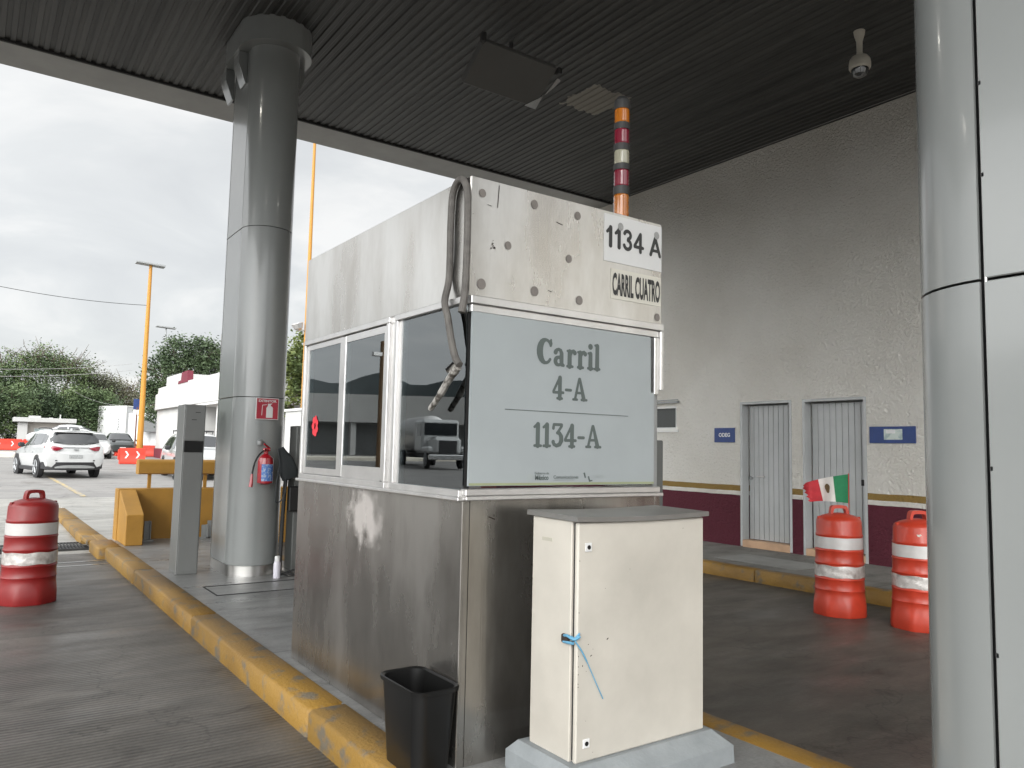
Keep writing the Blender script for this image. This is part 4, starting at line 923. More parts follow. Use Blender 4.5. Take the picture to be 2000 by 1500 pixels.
# ------------------------------------------------------------ yellow end barrier and rail
yb_ = thing('end_barrier', 'low ochre yellow concrete barrier with sloping side wing at the island end', 'barrier', (2.6, 12.1, K))
b = BM(); prism(b, [(11.38, K), (12.10, K), (12.10, .872), (11.38, .575)][:0] or [(11.38, K), (12.08, K), (12.08, .875), (11.38, .575)], lambda u, v, d: (d, u, v), 1.775, 1.99, bev=.008)
wobj('wing', b, 'yellow_wall', yb_)
wobj('wall', B1(1.76, 4.3, 12.08, 12.36, K - .2, .885, bev=.008), 'yellow_wall', yb_)
rl = thing('guard_rail', 'fat rounded yellow rail on thin posts above the ochre barrier', 'rail', (3, 12.25, .885))
b = BM(); prism(b, [(12.16, 1.10), (12.20, 1.085), (12.36, 1.085), (12.40, 1.10), (12.40, 1.25), (12.37, 1.285), (12.33, 1.30), (12.23, 1.30), (12.19, 1.285), (12.16, 1.25)], lambda u, v, d: (d, u, v), 2.02, 4.4); wobj('rail', b, 'yellow_wall', rl, smooth=60)
for x in (2.185, 2.96, 3.75): wobj('post', B1(x - .022, x + .022, 12.25, 12.30, .885, 1.086), 'yellow_wall', rl)
for k, (x, h) in enumerate(((2.13, .27), (2.90, .19), (2.98, .25))):
    t = thing('steel_stub', ['grey steel channel stub standing by the sloping yellow wing', 'shorter grey steel stub left of the far column before the yellow wall', 'taller grey steel stub just left of the far column before the yellow wall'][k], 'stub post', (x, 11.92, K), group='grey stubs before the yellow barrier')
    obj('web', B1(-.035, .035, 0, .01, 0, h), 'alu_dark', t); obj('flange', B1(.035, .045, -.06, .06, 0, h), 'alu_dark', t); obj('foot', B1(-.06, .08, -.07, .07, 0, .012), 'alu_dark', t)

# ------------------------------------------------------------ traffic drums
def drum(name, label, loc, m, rz=0, group='orange traffic drums', seed=1):
    t = thing(name, label, 'traffic drum', loc, rz, group); t.scale = (.92, .92, 1)
    def wob(r, z, a):
        if z < .18:
            k = (a % (PI / 4)) - PI / 8; w = 1 if z < .12 else (.18 - z) / .06
            return r * (1 + (.94 / math.cos(k) - .965) * w * .7)
        return r
    P = [(.262, 0), (.266, .01), (.264, .09), (.256, .15), (.250, .175), (.247, .20), (.246, .235), (.252, .245), (.245, .257), (.243, .338), (.250, .348), (.242, .36), (.2405, .485), (.248, .497), (.238, .509), (.2365, .605), (.243, .617), (.234, .629), (.2315, .752), (.237, .764), (.229, .776), (.225, .895), (.215, .92), (.17, .945), (.10, .965), (.02, .975)]
    obj('drum_body', lathe(BM(), P, n=48, wob=wob), m, t, smooth=50)
    rr = random.Random(seed)
    for z0, z1, r0, r1, am in ((.368, .478, .2435, .2425, .005), (.636, .745, .2355, .2345, .001)):
        v = []; f = []; n = 72; k = 7; ph = [rr.uniform(0, 6) for _ in range(4)]
        for i in range(n):
            for j in range(k + 1):
                a = 2 * PI * i / n; z = z0 + (z1 - z0) * j / k
                r = r0 + (r1 - r0) * j / k + am * (.5 + .5 * math.sin(9 * a + 40 * z + ph[0]) * math.sin(5 * a - 60 * z + ph[1]))
                v.append((r * math.cos(a), r * math.sin(a), z + am * .8 * math.sin(7 * a + ph[2])))
        for i in range(n):
            for j in range(k): a = i * (k + 1) + j; c = ((i + 1) % n) * (k + 1) + j; f.append((a, c, c + 1, a + 1))
        obj('reflective_band', (v, f), 'band' if am > .003 else 'band_clean', t, smooth=25)
    b = BM(); 
    pts = [(-.095, 0, .955), (-.085, 0, 1.02), (-.055, 0, 1.045), (.055, 0, 1.045), (.085, 0, 1.02), (.095, 0, .955)]
    prof = crv(pts, 4)
    for y0, y1 in ((-.035, .035),):
        A = [(p.x, p.z) for p in prof]; cx, cz = 0, .97; inn = [(x * .72, .955 + (z - .955) * .68) for x, z in A]
        V = [[b.verts.new((x, y, z)) for x, z in A] for y in (y0, y1)]; Wv = [[b.verts.new((x, y, z)) for x, z in inn] for y in (y0, y1)]
        for i in range(len(A) - 1):
            b.faces.new((V[0][i], V[0][i + 1], V[1][i + 1], V[1][i])); b.faces.new((Wv[0][i + 1], Wv[0][i], Wv[1][i], Wv[1][i + 1]))
            for s in (0, 1): b.faces.new((V[s][i], V[s][i + 1], Wv[s][i + 1], Wv[s][i]))
    obj('handle', b, m, t)
    for s in (-1, 1): obj('lug', B1(s * .205 - .018, s * .205 + .018, -.02, .02, .905, .938, bev=.006), m, t)
    return t
drum('traffic_drum', 'orange drum with a small flag stuck in its handle by the right kerb', (7.055, 4.41, RD), 'drum', R(-38), seed=2)
d2 = drum('traffic_drum', 'orange drum half hidden by the near grey column at right', (7.145, 3.68, RD), 'drum', R(-34), seed=5)
b = BM(); prism(b, [(-.022, .0), (-.01, .012), (.0, .004), (.022, .006), (.012, -.012), (-.004, -.016), (-.012, -.004)], lambda u, v, d: (0, 0, 0) if 0 else (d, u, v + .84), -.2285, -.2275)
o = obj('paint_scar', b, 'label_cream', d2); o.rotation_euler = (0, 0, R(34 + 29.5))
drum('traffic_drum', 'dark red drum alone in the left lane at the left edge', (.545, 8.67, RD), 'drum_dark', R(20), seed=9)

# little flag on the first drum
fl = thing('hand_flag', 'small tattered green, white and red flag on a thin stick above an orange drum', 'flag', (7.24, 4.42, .98))
px, py = 7.235, 4.41; dx, dy = -.53, .848
wobj('stick', tube(BM(), [(px, py, .94), (px + .004, py, 1.385)], .0045, 6), 'drum', fl)
def fpt(u, v):  # u along the cloth 0..1, v height 0..1
    L_ = .43; s = u * L_; top = 1.378 - .05 * u ** .8 - .06 * u * u; bot = 1.082 + .012 * math.sin(3 * u) + .005
    if u > .93: top -= (u - .93) * .3
    z = bot + (top - bot) * v; wv = .034 * math.sin(u * 11 + v * 1.8) * (.2 + u)
    s2 = s - .055 * u * (1 - v) * (1.25) + (.015 if u > .9 else 0) * math.sin(v * 25)
    return (px + dx * s2 + dy * wv, py + dy * s2 - dx * wv, z)
def cloth(name, u0, u1, m, off=0, v0=0, v1=1):
    v = []; f = []; nu, nv = 10, 12
    for i in range(nu + 1):
        for j in range(nv + 1):
            p = fpt(u0 + (u1 - u0) * i / nu, v0 + (v1 - v0) * j / nv); v.append((p[0] - dy * 0 - .84 * off, p[1] - .53 * off, p[2]))
    for i in range(nu):
        for j in range(nv): a = i * (nv + 1) + j; f.append((a, a + nv + 1, a + nv + 2, a + 1))
    return wobj(name, (v, f), m, fl)
cloth('green_band', 0, .33, 'flag_g'); cloth('white_band', .33, .66, 'flag_w'); cloth('red_band', .66, 1, 'flag_r')
v = []; 
for k in range(14): a = 2 * PI * k / 14; p = fpt(.49 + .055 * math.cos(a) * (1 + .2 * math.sin(3 * a)), .55 + .20 * math.sin(a)); v.append((p[0] - .84 * .006, p[1] - .53 * .006, p[2]))
wobj('emblem', (v, [tuple(range(14))]), 'emblem', fl)

# ------------------------------------------------------------ ceiling fittings
dc = thing('dome_camera', 'white dome surveillance camera hanging from the soffit near the right wall', 'camera', (7.75, 4.51, 5.8))
wobj('stem', lathe(BM(), [(.06, 6.24), (.055, 6.20), (.032, 6.12), (.03, 6.0), (.042, 5.95)], (7.75, 4.51), 20), 'cam_white', dc)
wobj('housing', lathe(BM(), [(.042, 5.955), (.082, 5.945), (.106, 5.91), (.113, 5.87), (.113, 5.82), (.105, 5.805), (.094, 5.802)], (7.75, 4.51), 28), 'cam_white', dc)
wobj('dome', lathe(BM(), [(.092, 5.81), (.088, 5.775), (.072, 5.74), (.042, 5.72), (.005, 5.712)], (7.75, 4.51), 28), 'carglass', dc)
fx = thing('hanging_signal_panel', 'grey tilted panel with shiny corner plates hanging under the soffit', 'overhead panel', (4.83, 7.0, 6.0))
A = Vector((4.32, 6.83, 6.0)); U = Vector((1, 0, 0)); V_ = Vector((0, .43, -.315)).normalized(); Nn = U.cross(V_)   # Nn points up/away
def pp(u, v, d): return tuple(A + U * u + V_ * v + Vector(Nn) * d)
wobj('panel', prism(BM(), [(0, 0), (1.02, 0), (1.02, .30), (.98, .53), (0, .53)], pp, 0, -.10 if Nn.z < 0 else .10, bev=.008), 'panelback', fx)
sgn = -1 if Nn.z < 0 else 1
wobj('end_plate', prism(BM(), [(1.03, .545), (.86, .54), (1.03, .36)], pp, -sgn * .012, -sgn * .004), 'chrome', fx)
wobj('end_plate', prism(BM(), [(1.03, .34), (1.09, .22), (1.13, .10), (1.07, .09)], pp, -sgn * .03, -sgn * .02), 'chrome', fx)
b = BM(); tube(b, [(4.83, 7.05, 5.95), (4.83, 7.05, 6.26)], .025, 10); box(b, 4.28, 4.34, 6.80, 6.86, 5.98, 6.1, bev=.01); box(b, 5.34, 5.40, 6.80, 6.88, 5.94, 6.02, bev=.01); wobj('hanger', b, 'stack_base', fx)

# ------------------------------------------------------------ cars
def interp(xs, ys, x):
    return np.interp(x, xs, ys)
class Car:
    """loft of cross-sections along x (rear to front)"""
    def __init__(s, st): s.st = np.array(st, float)   # x, zb, zmid, zsh, zt, wS, wM, wSh, wT
    def ring(s, x):
        q = [np.interp(x, s.st[:, 0], s.st[:, k]) for k in range(1, 9)]
        zb, zm, zs, zt, wS, wM, wH, wT = q
        lift = (zt - zs)
        return np.array([(0, zb), (wS * .85, zb), (wS, zb + .06), (wM, zm), (wH * 1.005, zs - .05), (wH, zs), (wT + (wH - wT) * .10, zt - lift * .16), (wT * .90, zt - lift * .03), (wT * .5, zt), (0, zt + .012)])
    def S(s, x, t):
        r = s.ring(x); i = min(int(t), 8); f = t - i; return r[i] * (1 - f) + r[i + 1] * f
    def body(s, name, m, parent, sub=(.0,)):
        xs = []
        a = s.st[:, 0]
        for p, q in zip(a, a[1:]): k = max(1, int((q - p) / .12)); xs += list(np.linspace(p, q, k, endpoint=False))
        xs.append(a[-1]); v = []; f = []; n = None
        for x in xs:
            r = s.ring(x); full = [(x, -y, z) for y, z in r] + [(x, y, z) for y, z in r[-2:0:-1]]; n = len(full); v += full
        for i in range(len(xs) - 1):
            for k in range(n): c = (k + 1) % n; f.append((i * n + k, i * n + c, (i + 1) * n + c, (i + 1) * n + k))
        f.append(tuple(range(n))[::-1]); f.append(tuple(range((len(xs) - 1) * n, len(xs) * n)))
        return obj(name, (v, f), m, parent, smooth=38)
    def patch(s, name, m, parent, x0, x1, t0, t1, side=1, off=.012, nx=10, nt=5, slant=(0, 0), mirror_center=False):
        """panel over the shell; slant shifts x ends with t"""
        v = []; f = []
        T = list(np.linspace(t0, t1, nt + 1))
        if mirror_center: T = T + [-t for t in T[::-1][1 if t1 >= 9 else 0:]]
        for j, t in enumerate(T):
            sg_ = side if t >= 0 else -side; tt = abs(t); fr = (tt - t0) / max(1e-6, t1 - t0)
            a = x0 + slant[0] * fr; b2 = x1 + slant[1] * fr
            for i in range(nx + 1):
                x = a + (b2 - a) * i / nx; y, z = s.S(x, tt); y2, z2 = s.S(x, min(tt + .05, 9)); y1, z1 = s.S(x, max(tt - .05, 0)); ty, tz = y2 - y1, z2 - z1; L_ = math.hypot(ty, tz) + 1e-9
                ny, nz_ = tz / L_, -ty / L_
                xz = (s.S(x + .03, tt)[1] - s.S(x - .03, tt)[1]) / .06 if nz_ > .3 else 0
                v.append((x - off * xz, sg_ * (y + ny * off), z + nz_ * off))
        w = nx + 1
        for j in range(len(T) - 1):
            for i in range(nx): f.append((j * w + i, j * w + i + 1, (j + 1) * w + i + 1, (j + 1) * w + i))
        return obj(name, (v, f), m, parent, smooth=60)
def wheel(parent, x, y, r, side):
    w = obj('wheel', tube(BM(), [(0, -.10, 0), (0, -.085, 0), (0, .085, 0), (0, .10, 0)], [r * .93, r, r, r * .93], 28), 'tyre', parent); w.location = (x, y, r)
    b = BM(); s = side
    tube(b, [(0, s * .085, 0), (0, s * .104, 0)], r * .68, 24)
    o = obj('rim', b, 'carplastic', w)
    b = BM(); tube(b, [(0, s * .098, 0), (0, s * .112, 0)], r * .17, 12)
    for k in range(5):
        a = 2 * PI * k / 5 + .3
        tube(b, [(0, s * .104, 0), (math.cos(a) * r * .66, s * .107, math.sin(a) * r * .66)], [r * .12, r * .09], 6)
    lathe_ring = [(math.cos(2 * PI * k / 24) * r * .69, s * .105, math.sin(2 * PI * k / 24) * r * .69) for k in range(25)]
    tube(b, lathe_ring, r * .05, 6, caps=False)
    obj('spokes', b, 'rim', o)
def arch(parent, x, y, r, side):
    b = BM(); prism(b, [(x + (r + .07) * math.cos(a), r + (r + .07) * math.sin(a)) for a in np.linspace(-.35, PI + .35, 22)], lambda u, v, d: (u, d, v), y + side * .0, y + side * .02)
    obj('wheel_arch', b, 'carplastic', parent)
SUV = [(-.93, .50, .70, .90, .98, .70, .80, .78, .62), (-.88, .36, .68, 1.0, 1.08, .80, .905, .85, .70), (-.80, .33, .67, 1.03, 1.24, .84, .925, .875, .66), (-.62, .30, .66, 1.05, 1.50, .86, .93, .88, .62), (-.45, .28, .65, 1.05, 1.575, .86, .93, .88, .62),
       (0, .24, .64, 1.04, 1.61, .86, .93, .88, .63), (.8, .24, .63, 1.01, 1.64, .86, .93, .885, .64), (1.35, .24, .63, 1.0, 1.62, .86, .93, .885, .64), (1.65, .24, .63, .995, 1.54, .86, .93, .885, .64), (2.30, .24, .63, .98, 1.09, .86, .93, .885, .76), (2.95, .26, .63, .90, 1.01, .85, .925, .87, .74), (3.35, .28, .60, .80, .90, .82, .90, .84, .70), (3.52, .34, .56, .72, .78, .72, .82, .76, .60)]
SED = [(-.95, .42, .60, .80, .88, .66, .76, .74, .6), (-.85, .32, .58, .90, 1.0, .76, .84, .80, .66), (-.45, .28, .56, .92, 1.06, .78, .86, .82, .62), (.1, .22, .55, .90, 1.40, .79, .865, .82, .55), (.7, .20, .54, .89, 1.47, .79, .865, .82, .56), (1.2, .20, .54, .88, 1.44, .79, .865, .82, .56), (1.45, .20, .54, .875, 1.38, .79, .865, .82, .57), (2.25, .20, .54, .87, .97, .79, .865, .82, .70), (2.85, .22, .54, .80, .90, .78, .86, .80, .66), (3.15, .24, .52, .72, .80, .74, .82, .76, .60), (3.3, .30, .50, .62, .68, .62, .72, .66, .5)]
def make_car(label, cat, loc, rz, stn, wb, r, paint, front=False, detail=True, rack=False, rear=False, group=None):
    t = thing('parked_car' if 'parked' in label else 'moving_car', label, cat, loc, rz, group); t.name = 'car'
    C_ = Car(stn); C_.body('body', paint, t); suv = stn is SUV
    rw = .62 if suv else .45
    roof0 = -.45 if suv else .1; roof1 = 1.60 if suv else 1.42; cowl = 2.28 if suv else 2.2
    for s in (1, -1):
        C_.patch('side_window', 'carglass', t, roof0 + .25 if suv else .15, .92 if suv else .85, 5.12, 5.88, s, slant=(.10, 0)); C_.patch('side_window', 'carglass', t, 1.0 if suv else .93, 2.02 if suv else 1.95, 5.12, 5.88, s, slant=(0, -.42 if suv else -.5))
        if suv: C_.patch('side_window', 'carglass', t, -.55, -.22, 5.25, 5.80, s, slant=(.12, .10))
        b = BM(); box(b, 1.62, 1.80, s * .93 if s > 0 else -1.12, 1.12 if s > 0 else -.93, 1.0 if suv else .92, 1.16 if suv else 1.06, bev=.04); obj('mirror', b, 'carplastic' if paint != 'carpaint_dark' else paint, t)
        for x in (0, wb):
            arch(t, x, s * (.915 if suv else .85), r, s) if 0 else obj('wheel_arch', tube(BM(), [(x, s * (.80 if suv else .75), r + .02), (x, s * (.938 if suv else .872), r + .02)], r + .055, 26), 'carplastic', t)
            wheel(t, x, s * (.85 if suv else .785), r, s)
        obj('sill', B1(.35, wb - .35, min(s * .82, s * .925) * (1 if suv else .93), max(s * .82, s * .925) * (1 if suv else .93), .22, .36, bev=.02), 'carplastic', t)
        for x in (.62, 1.55): obj('door_handle', B1(x, x + .16, min(s * .925, s * .945) * (1 if suv else .935), max(s * .925, s * .945) * (1 if suv else .935), .84 if suv else .76, .87 if suv else .79, bev=.005), paint, t)
    C_.patch('windshield', 'carglass', t, roof1 + .08, cowl - .03, 6.3, 9, 1, slant=(0, 0), mirror_center=True)
    if rear or not front:
        C_.patch('rear_window', 'carglass', t, -.835 if suv else -.35, -.60 if suv else .05, 6.15, 9, 1, off=.02, slant=(.0, .10), mirror_center=True)
    if suv and rear:
        # upright tail: glass, lights, bumper
        def cp(name, m, y0, y1, lo, hi, fx_, th=.05, nu=16, nv=4):
            V = []; F = []
            for k in (0, 1):
                for a_ in range(nu + 1):
                    y = y0 + (y1 - y0) * a_ / nu; zl, zh = lo(y), hi(y)
                    for c_ in range(nv + 1): z = zl + (zh - zl) * c_ / nv; V.append((fx_(y, z) + k * th, y, z))
            S_ = (nu + 1) * (nv + 1); g = lambda k, a_, c_: k * S_ + a_ * (nv + 1) + c_
            for a_ in range(nu):
                for c_ in range(nv):
                    F.append((g(0, a_, c_), g(0, a_ + 1, c_), g(0, a_ + 1, c_ + 1), g(0, a_, c_ + 1))); F.append((g(1, a_, c_ + 1), g(1, a_ + 1, c_ + 1), g(1, a_ + 1, c_), g(1, a_, c_)))
                F.append((g(0, a_, 0), g(1, a_, 0), g(1, a_ + 1, 0), g(0, a_ + 1, 0))); F.append((g(0, a_ + 1, nv), g(1, a_ + 1, nv), g(1, a_, nv), g(0, a_, nv)))
            for c_ in range(nv):
                F.append((g(0, 0, c_ + 1), g(1, 0, c_ + 1), g(1, 0, c_), g(0, 0, c_))); F.append((g(0, nu, c_), g(1, nu, c_), g(1, nu, c_ + 1), g(0, nu, c_ + 1)))
            return obj(name, (V, F), m, t)
        cv = lambda y: .26 * (abs(y) / .92) ** 4
        zx = lambda z: float(np.interp(z, [.9, 1.0, 1.08, 1.24, 1.50], [-.955, -.945, -.925, -.845, -.68]))
        cp('rear_window', 'carglass', -.74, .74, lambda y: 1.135 + .05 * (abs(y) / .74) ** 3, lambda y: 1.475 - .17 * (abs(y) / .74) ** 5, lambda y, z: zx(z) - .012 + .10 * (abs(y) / .74) ** 3)
        cp('bumper_skin', paint, -.89, .89, lambda y: .52, lambda y: .80, lambda y, z: -.965 + cv(y), .3)
        cp('bumper', 'carplastic', -.90, .90, lambda y: .26 + .05 * (abs(y) / .9) ** 4, lambda y: .53, lambda y, z: -.975 + cv(y) + .10 * (.53 - z), .35)
        cp('skid_plate', 'alu_dark', -.60, .60, lambda y: .33, lambda y: .43 - .06 * (abs(y) / .6) ** 4, lambda y, z: -.985 + .05 * (abs(y) / .6) ** 4, .05)
        for s in (1, -1):
            a_, c_ = (.40, .885) if s > 0 else (-.885, -.40)
            cp('tail_light', 'taillight', a_, c_, lambda y: .99 - .085 * math.sin(PI * min(1, (abs(y) - .40) / .42)) , lambda y: 1.005 + .055 * min(1, (abs(y) - .40) / .25), lambda y, z: zx(z) - .018 + .30 * max(0, (abs(y) - .5) / .42) ** 3, .08, 12)
            a_, c_ = (.54, .80) if s > 0 else (-.80, -.54)
            cp('reflector', 'carplastic', a_, c_, lambda y: .565, lambda y: .60, lambda y, z: -.978 + cv(y), .02, 6, 1)
        obj('number_plate', B1(-.985, -.960, -.20, .20, .665, .775, bev=.004), 'plate', t)
        obj('trim_strip', B1(-.965, -.95, -.40, .40, 1.005, 1.022), 'carplastic', t)
        obj('badge', B1(-.972, -.955, -.07, .07, .925, .965, bev=.01), 'alu_dark', t)
        for s in (1, -1): obj('roof_rail', tube(BM(), crv([(-.35, s * .60, 1.60), (.0, s * .605, 1.655), (.8, s * .61, 1.68), (1.4, s * .60, 1.65)], 5), .018, 6), 'carplastic', t)
        obj('spoiler', B1(-.74, -.48, -.60, .60, 1.515, 1.55, bev=.015), paint, t)
        obj('aerial', B1(-.30, -.18, -.02, .02, 1.60, 1.66, bev=.01), paint, t)
    if front:
        xf = stn[-1][0]; b = BM(); w = .60 if not suv else .66; zt = .58 if not suv else .74
        prism(b, [(-w * .72, zt), (w * .72, zt), (w * .95, .34), (w * .8, .26), (-w * .8, .26), (-w * .95, .34)], lambda u, v, d: (xf + .02 + d - .10 * (abs(u) / w) ** 2, u, v), -.1, .02, bev=.01); obj('grille', b, 'carplastic', t)
        for s in (1, -1):
            b = BM(); prism(b, [(s * .45, zt + .03), (s * .74, zt + .10), (s * .78, zt + .03), (s * .58, zt - .03)], lambda u, v, d: (xf - .03 + d - .45 * max(0, (abs(u) - .45) / .33) ** 1.5, u, v), -.05, .04, bev=.006); obj('headlight', b, 'headlight', t)
        obj('number_plate', B1(xf + .035, xf + .055, -.17, .17, .42, .54), 'plate_white', t)
    if rack:
        b = BM()
        for y in (-.6, .6): tube(b, [(-.2, y, 1.70), (1.3, y, 1.70)], .018, 6)
        for x in (-.1, .45, 1.1): tube(b, [(x, -.62, 1.72), (x, .62, 1.72)], .018, 6)
        for x in (-.1, 1.1):
            for y in (-.6, .6): tube(b, [(x, y, 1.6), (x, y, 1.71)], .015, 6)
        obj('roof_rack', b, 'carplastic', t)
    return t
make_car('white sport utility car seen from behind leaving past the left lane', 'car', (2.80, 30.5, gz(30.5)), R(99.5), SUV, 2.67, .345, 'carpaint', rear=True)
make_car('white sedan facing the camera just behind the white sport utility car', 'car', (5.95, 51.6, gz(50)), R(-94), SED, 2.55, .31, 'carpaint', front=True)
make_car('small white car farthest back, only its roof showing above the sedan', 'car', (6.5, 62, gz(61) + .45), R(175), SED, 2.55, .31, 'carpaint')
make_car('dark car between the white sedan and the red plastic barriers', 'car', (8.1, 57.5, gz(55)), R(-92), SED, 2.55, .31, 'carpaint_dark', front=True)
make_car('silver white utility car with roof rack behind the yellow rail', 'car', (7.0, 31.6, gz(30)), R(-93), SUV, 2.67, .35, 'carpaint', front=True, rack=True)

# ------------------------------------------------------------ plastic barriers
def barrier(loc, rz, L_, label, chev=True, h=.78):
    t = thing('water_barrier', label, 'barrier', loc, rz, 'red plastic road barriers')
    P = [(-.25, 0), (-.25, .10), (-.16, .16), (-.10, h * .55), (-.085, h), (.085, h), (.10, h * .55), (.16, .16), (.25, .10), (.25, 0)]
    b = BM(); prism(b, P, lambda u, v, d: (d, u, v), -L_ / 2 + .04, L_ / 2 - .04, bev=.012)
    box(b, -L_ / 2 - .03, -L_ / 2 + .05, -.06, .06, .2, h * .9, bev=.02)
    for x in (-L_ * .25, L_ * .25): box(b, x - .12, x + .12, -.20, .20, .05, .13, bev=.02)
    obj('shell', b, 'barrier_red', t)
    if chev:
        for x in (-L_ * .2, L_ * .2):
            b = BM()
            fn = lambda u, v, d, x=x: (x + u, -.094 - .058 * max(0, (h * .62 - v)) / (h * .5) - .012 + d, v)
            prism(b, [(-.10, h * .80), (-.02, h * .80), (.09, h * .58), (-.02, h * .36), (-.10, h * .36), (.01, h * .58)], fn, -.004, .0); obj('chevron', b, 'label_white', t)
    return t
barrier((6.62, 41.9, gz(41.9)), R(-4), 1.22, 'red plastic barrier with two white chevrons in front of the yellow pole')
barrier((8.2, 54.5, gz(54)), R(5), 1.3, 'plain red plastic barrier behind the chevron barrier, left of the yellow pole', False)
barrier((9.25, 53.6, gz(53.6)), R(-20), 1.2, 'plain red plastic barrier right of the yellow pole foot', False, .7)
barrier((2.1, 64.5, gz(64.5) + .0), R(0), 2.0, 'red plastic barrier with a white mark right of the pair at the left edge')
barrier((.1, 65.2, gz(65) + .0), R(6), 1.9, 'red plastic barrier at the extreme left edge', True)
barrier((4.1, 65.6, gz(65) + .0), R(0), 1.9, 'red plastic barrier behind the white sport utility car', False)

# ------------------------------------------------------------ poles
def lamp_pole(x, y, h, r, label, flat=True, tilt=(0, 0), m='yellow_pole', z0=None):
    t = thing('street_lamp', label, 'street lamp', (x, y, gz(y) if z0 is None else z0), 0, 'street lamps')
    obj('pole', tube(BM(), [(0, 0, 0), (0, 0, h * .25), (0, 0, h)], [r, r * .85, r * .5], 12), m, t); obj('foot', B1(-r * 1.8, r * 1.8, -r * 1.8, r * 1.8, 0, .05), m, t)
    if flat:
        b = BM(); prism(b, [(-.85, .02), (.80, -.05), (.80, .05), (-.85, .10)], lambda u, v, d: (u, d, h + v), -.35, .35); obj('solar_panel', b, 'alu_dark', t)
        obj('arm', B1(-.06, .06, -.06, .06, h - .02, h + .08), 'alu_dark', t)
    return t
lamp_pole(8.60, 52, 12.0, .19, 'tall yellow street lamp with flat panel top beside the red barriers')
lamp_pole(14.0, 75, 11.0, .12, 'distant grey street lamp rising over the tree left of the column', m='alu_dark')
t = lamp_pole(10.12, 28, 13.2, .105, 'yellow lamp pole rising between far column and booth roof', False)
b = BM(); lathe(b, [(.03, .0), (.16, .10), (.22, .28), (.20, .30), (.0, .26)], n=16); o = obj('floodlight', b, 'alu', t); o.location = (-.28, 0, 5.55); o.rotation_euler = (0, R(-18), 0)
obj('floodlight_arm', tube(BM(), [(0, 0, 5.6), (-.24, 0, 5.62)], .03, 6), 'alu', t)
t = thing('blue_sign_post', 'thin brown post with small blue sign beside the tall yellow lamp', 'sign', (8.38, 53, gz(53)))
obj('post', tube(BM(), [(.1, 0, 0), (.1, 0, 3.1)], .045, 8), mat('rustpost', (.16, .07, .05), .8), t); obj('panel', B1(-.12, .34, -.03, .0, 2.95, 3.6, bev=.01), 'blue_sign', t); obj('lower_panel', B1(-.10, .36, -.04, -.01, 2.62, 2.93), 'paper', t)
t = thing('lamp_post', 'bronze pole reflected in the booth window', 'lamp post', (-11.4, 31.6, gz(31)))
obj('pole', tube(BM(), [(0, 0, 0), (0, 0, 6.0)], [.16, .12], 10), mat('bronze', (.20, .12, .06), .5), t); obj('camera_box', B1(-.1, .5, -.1, .1, 5.3, 5.5, bev=.02), 'alu', t)

# overhead wires
b = BM()
def wire(b, p, q, sag, r=.012):
    P = []
    for i in range(25): s = i / 24; P.append(tuple(np.array(p) * (1 - s) + np.array(q) * s - np.array([0, 0, sag * 4 * s * (1 - s)])))
    tube(b, P, r, 4, caps=False)
wire(b, (-9.5, 52, 12.4), (8.55, 52, 10.05), .9, .016)
tag(obj('overhead_wire', b, 'gap'), 'single thin wire sloping across the left sky to the tall yellow lamp', 'wire')
b = BM(); wire(b, (-12, 60, 6.6), (10, 66, 7.6), .9, .012)
tag(obj('overhead_wire', b, 'alu'), 'upper of two pale wires crossing in front of the left trees', 'wire')
b = BM(); wire(b, (-12, 60, 6.1), (10, 66, 7.1), .9, .012)
tag(obj('overhead_wire', b, 'alu'), 'lower of two pale wires crossing in front of the left trees', 'wire')
b = BM(); wire(b, (4.6, 68, 6.6), (11.2, 79, 4.9), .6, .012)
tag(obj('overhead_wire', b, 'alu'), 'pale wire dropping to the white container roof', 'wire')

# ------------------------------------------------------------ far buildings
t = thing('ticket_kiosk', 'low pale kiosk with overhanging white slab roof behind the red barriers', 'kiosk', (5.3, 78, gz(78)))
wk = mat('kiosk_wall', (.50, .47, .43), .8, 0, .1, 2)
wobj('wall', B1(3.45, 7.1, 78.2, 82, .9, 3.05), wk, t); wobj('side_wall', B1(3.30, 4.0, 77.6, 78.2, .9, 3.0), 'white_wall', t)
wobj('roof', B1(2.95, 7.6, 77.2, 83, 3.05, 3.42, bev=.02), 'white_wall', t); 
for q_ in ((4.1, 5.0, 78.5, 79.3, 3.42, 3.62), (5.6, 5.9, 78.5, 79, 3.42, 3.5), (6.4, 6.5, 78.5, 78.6, 3.42, 3.8)): wobj('roof_box', B1(*q_, bev=.02), 'white_wall', t)
w_ = wobj('window', B1(4.5, 5.7, 78.12, 78.2, 1.9, 2.55), 'white_wall', t); wobj('pane', B1(4.56, 5.64, 78.09, 78.12, 1.95, 2.5), mat('pale_glass', (.35, .42, .42), .15), w_)
wobj('door', B1(6.75, 7.0, 78.14, 78.2, 1.0, 2.95), 'rustchip', t)
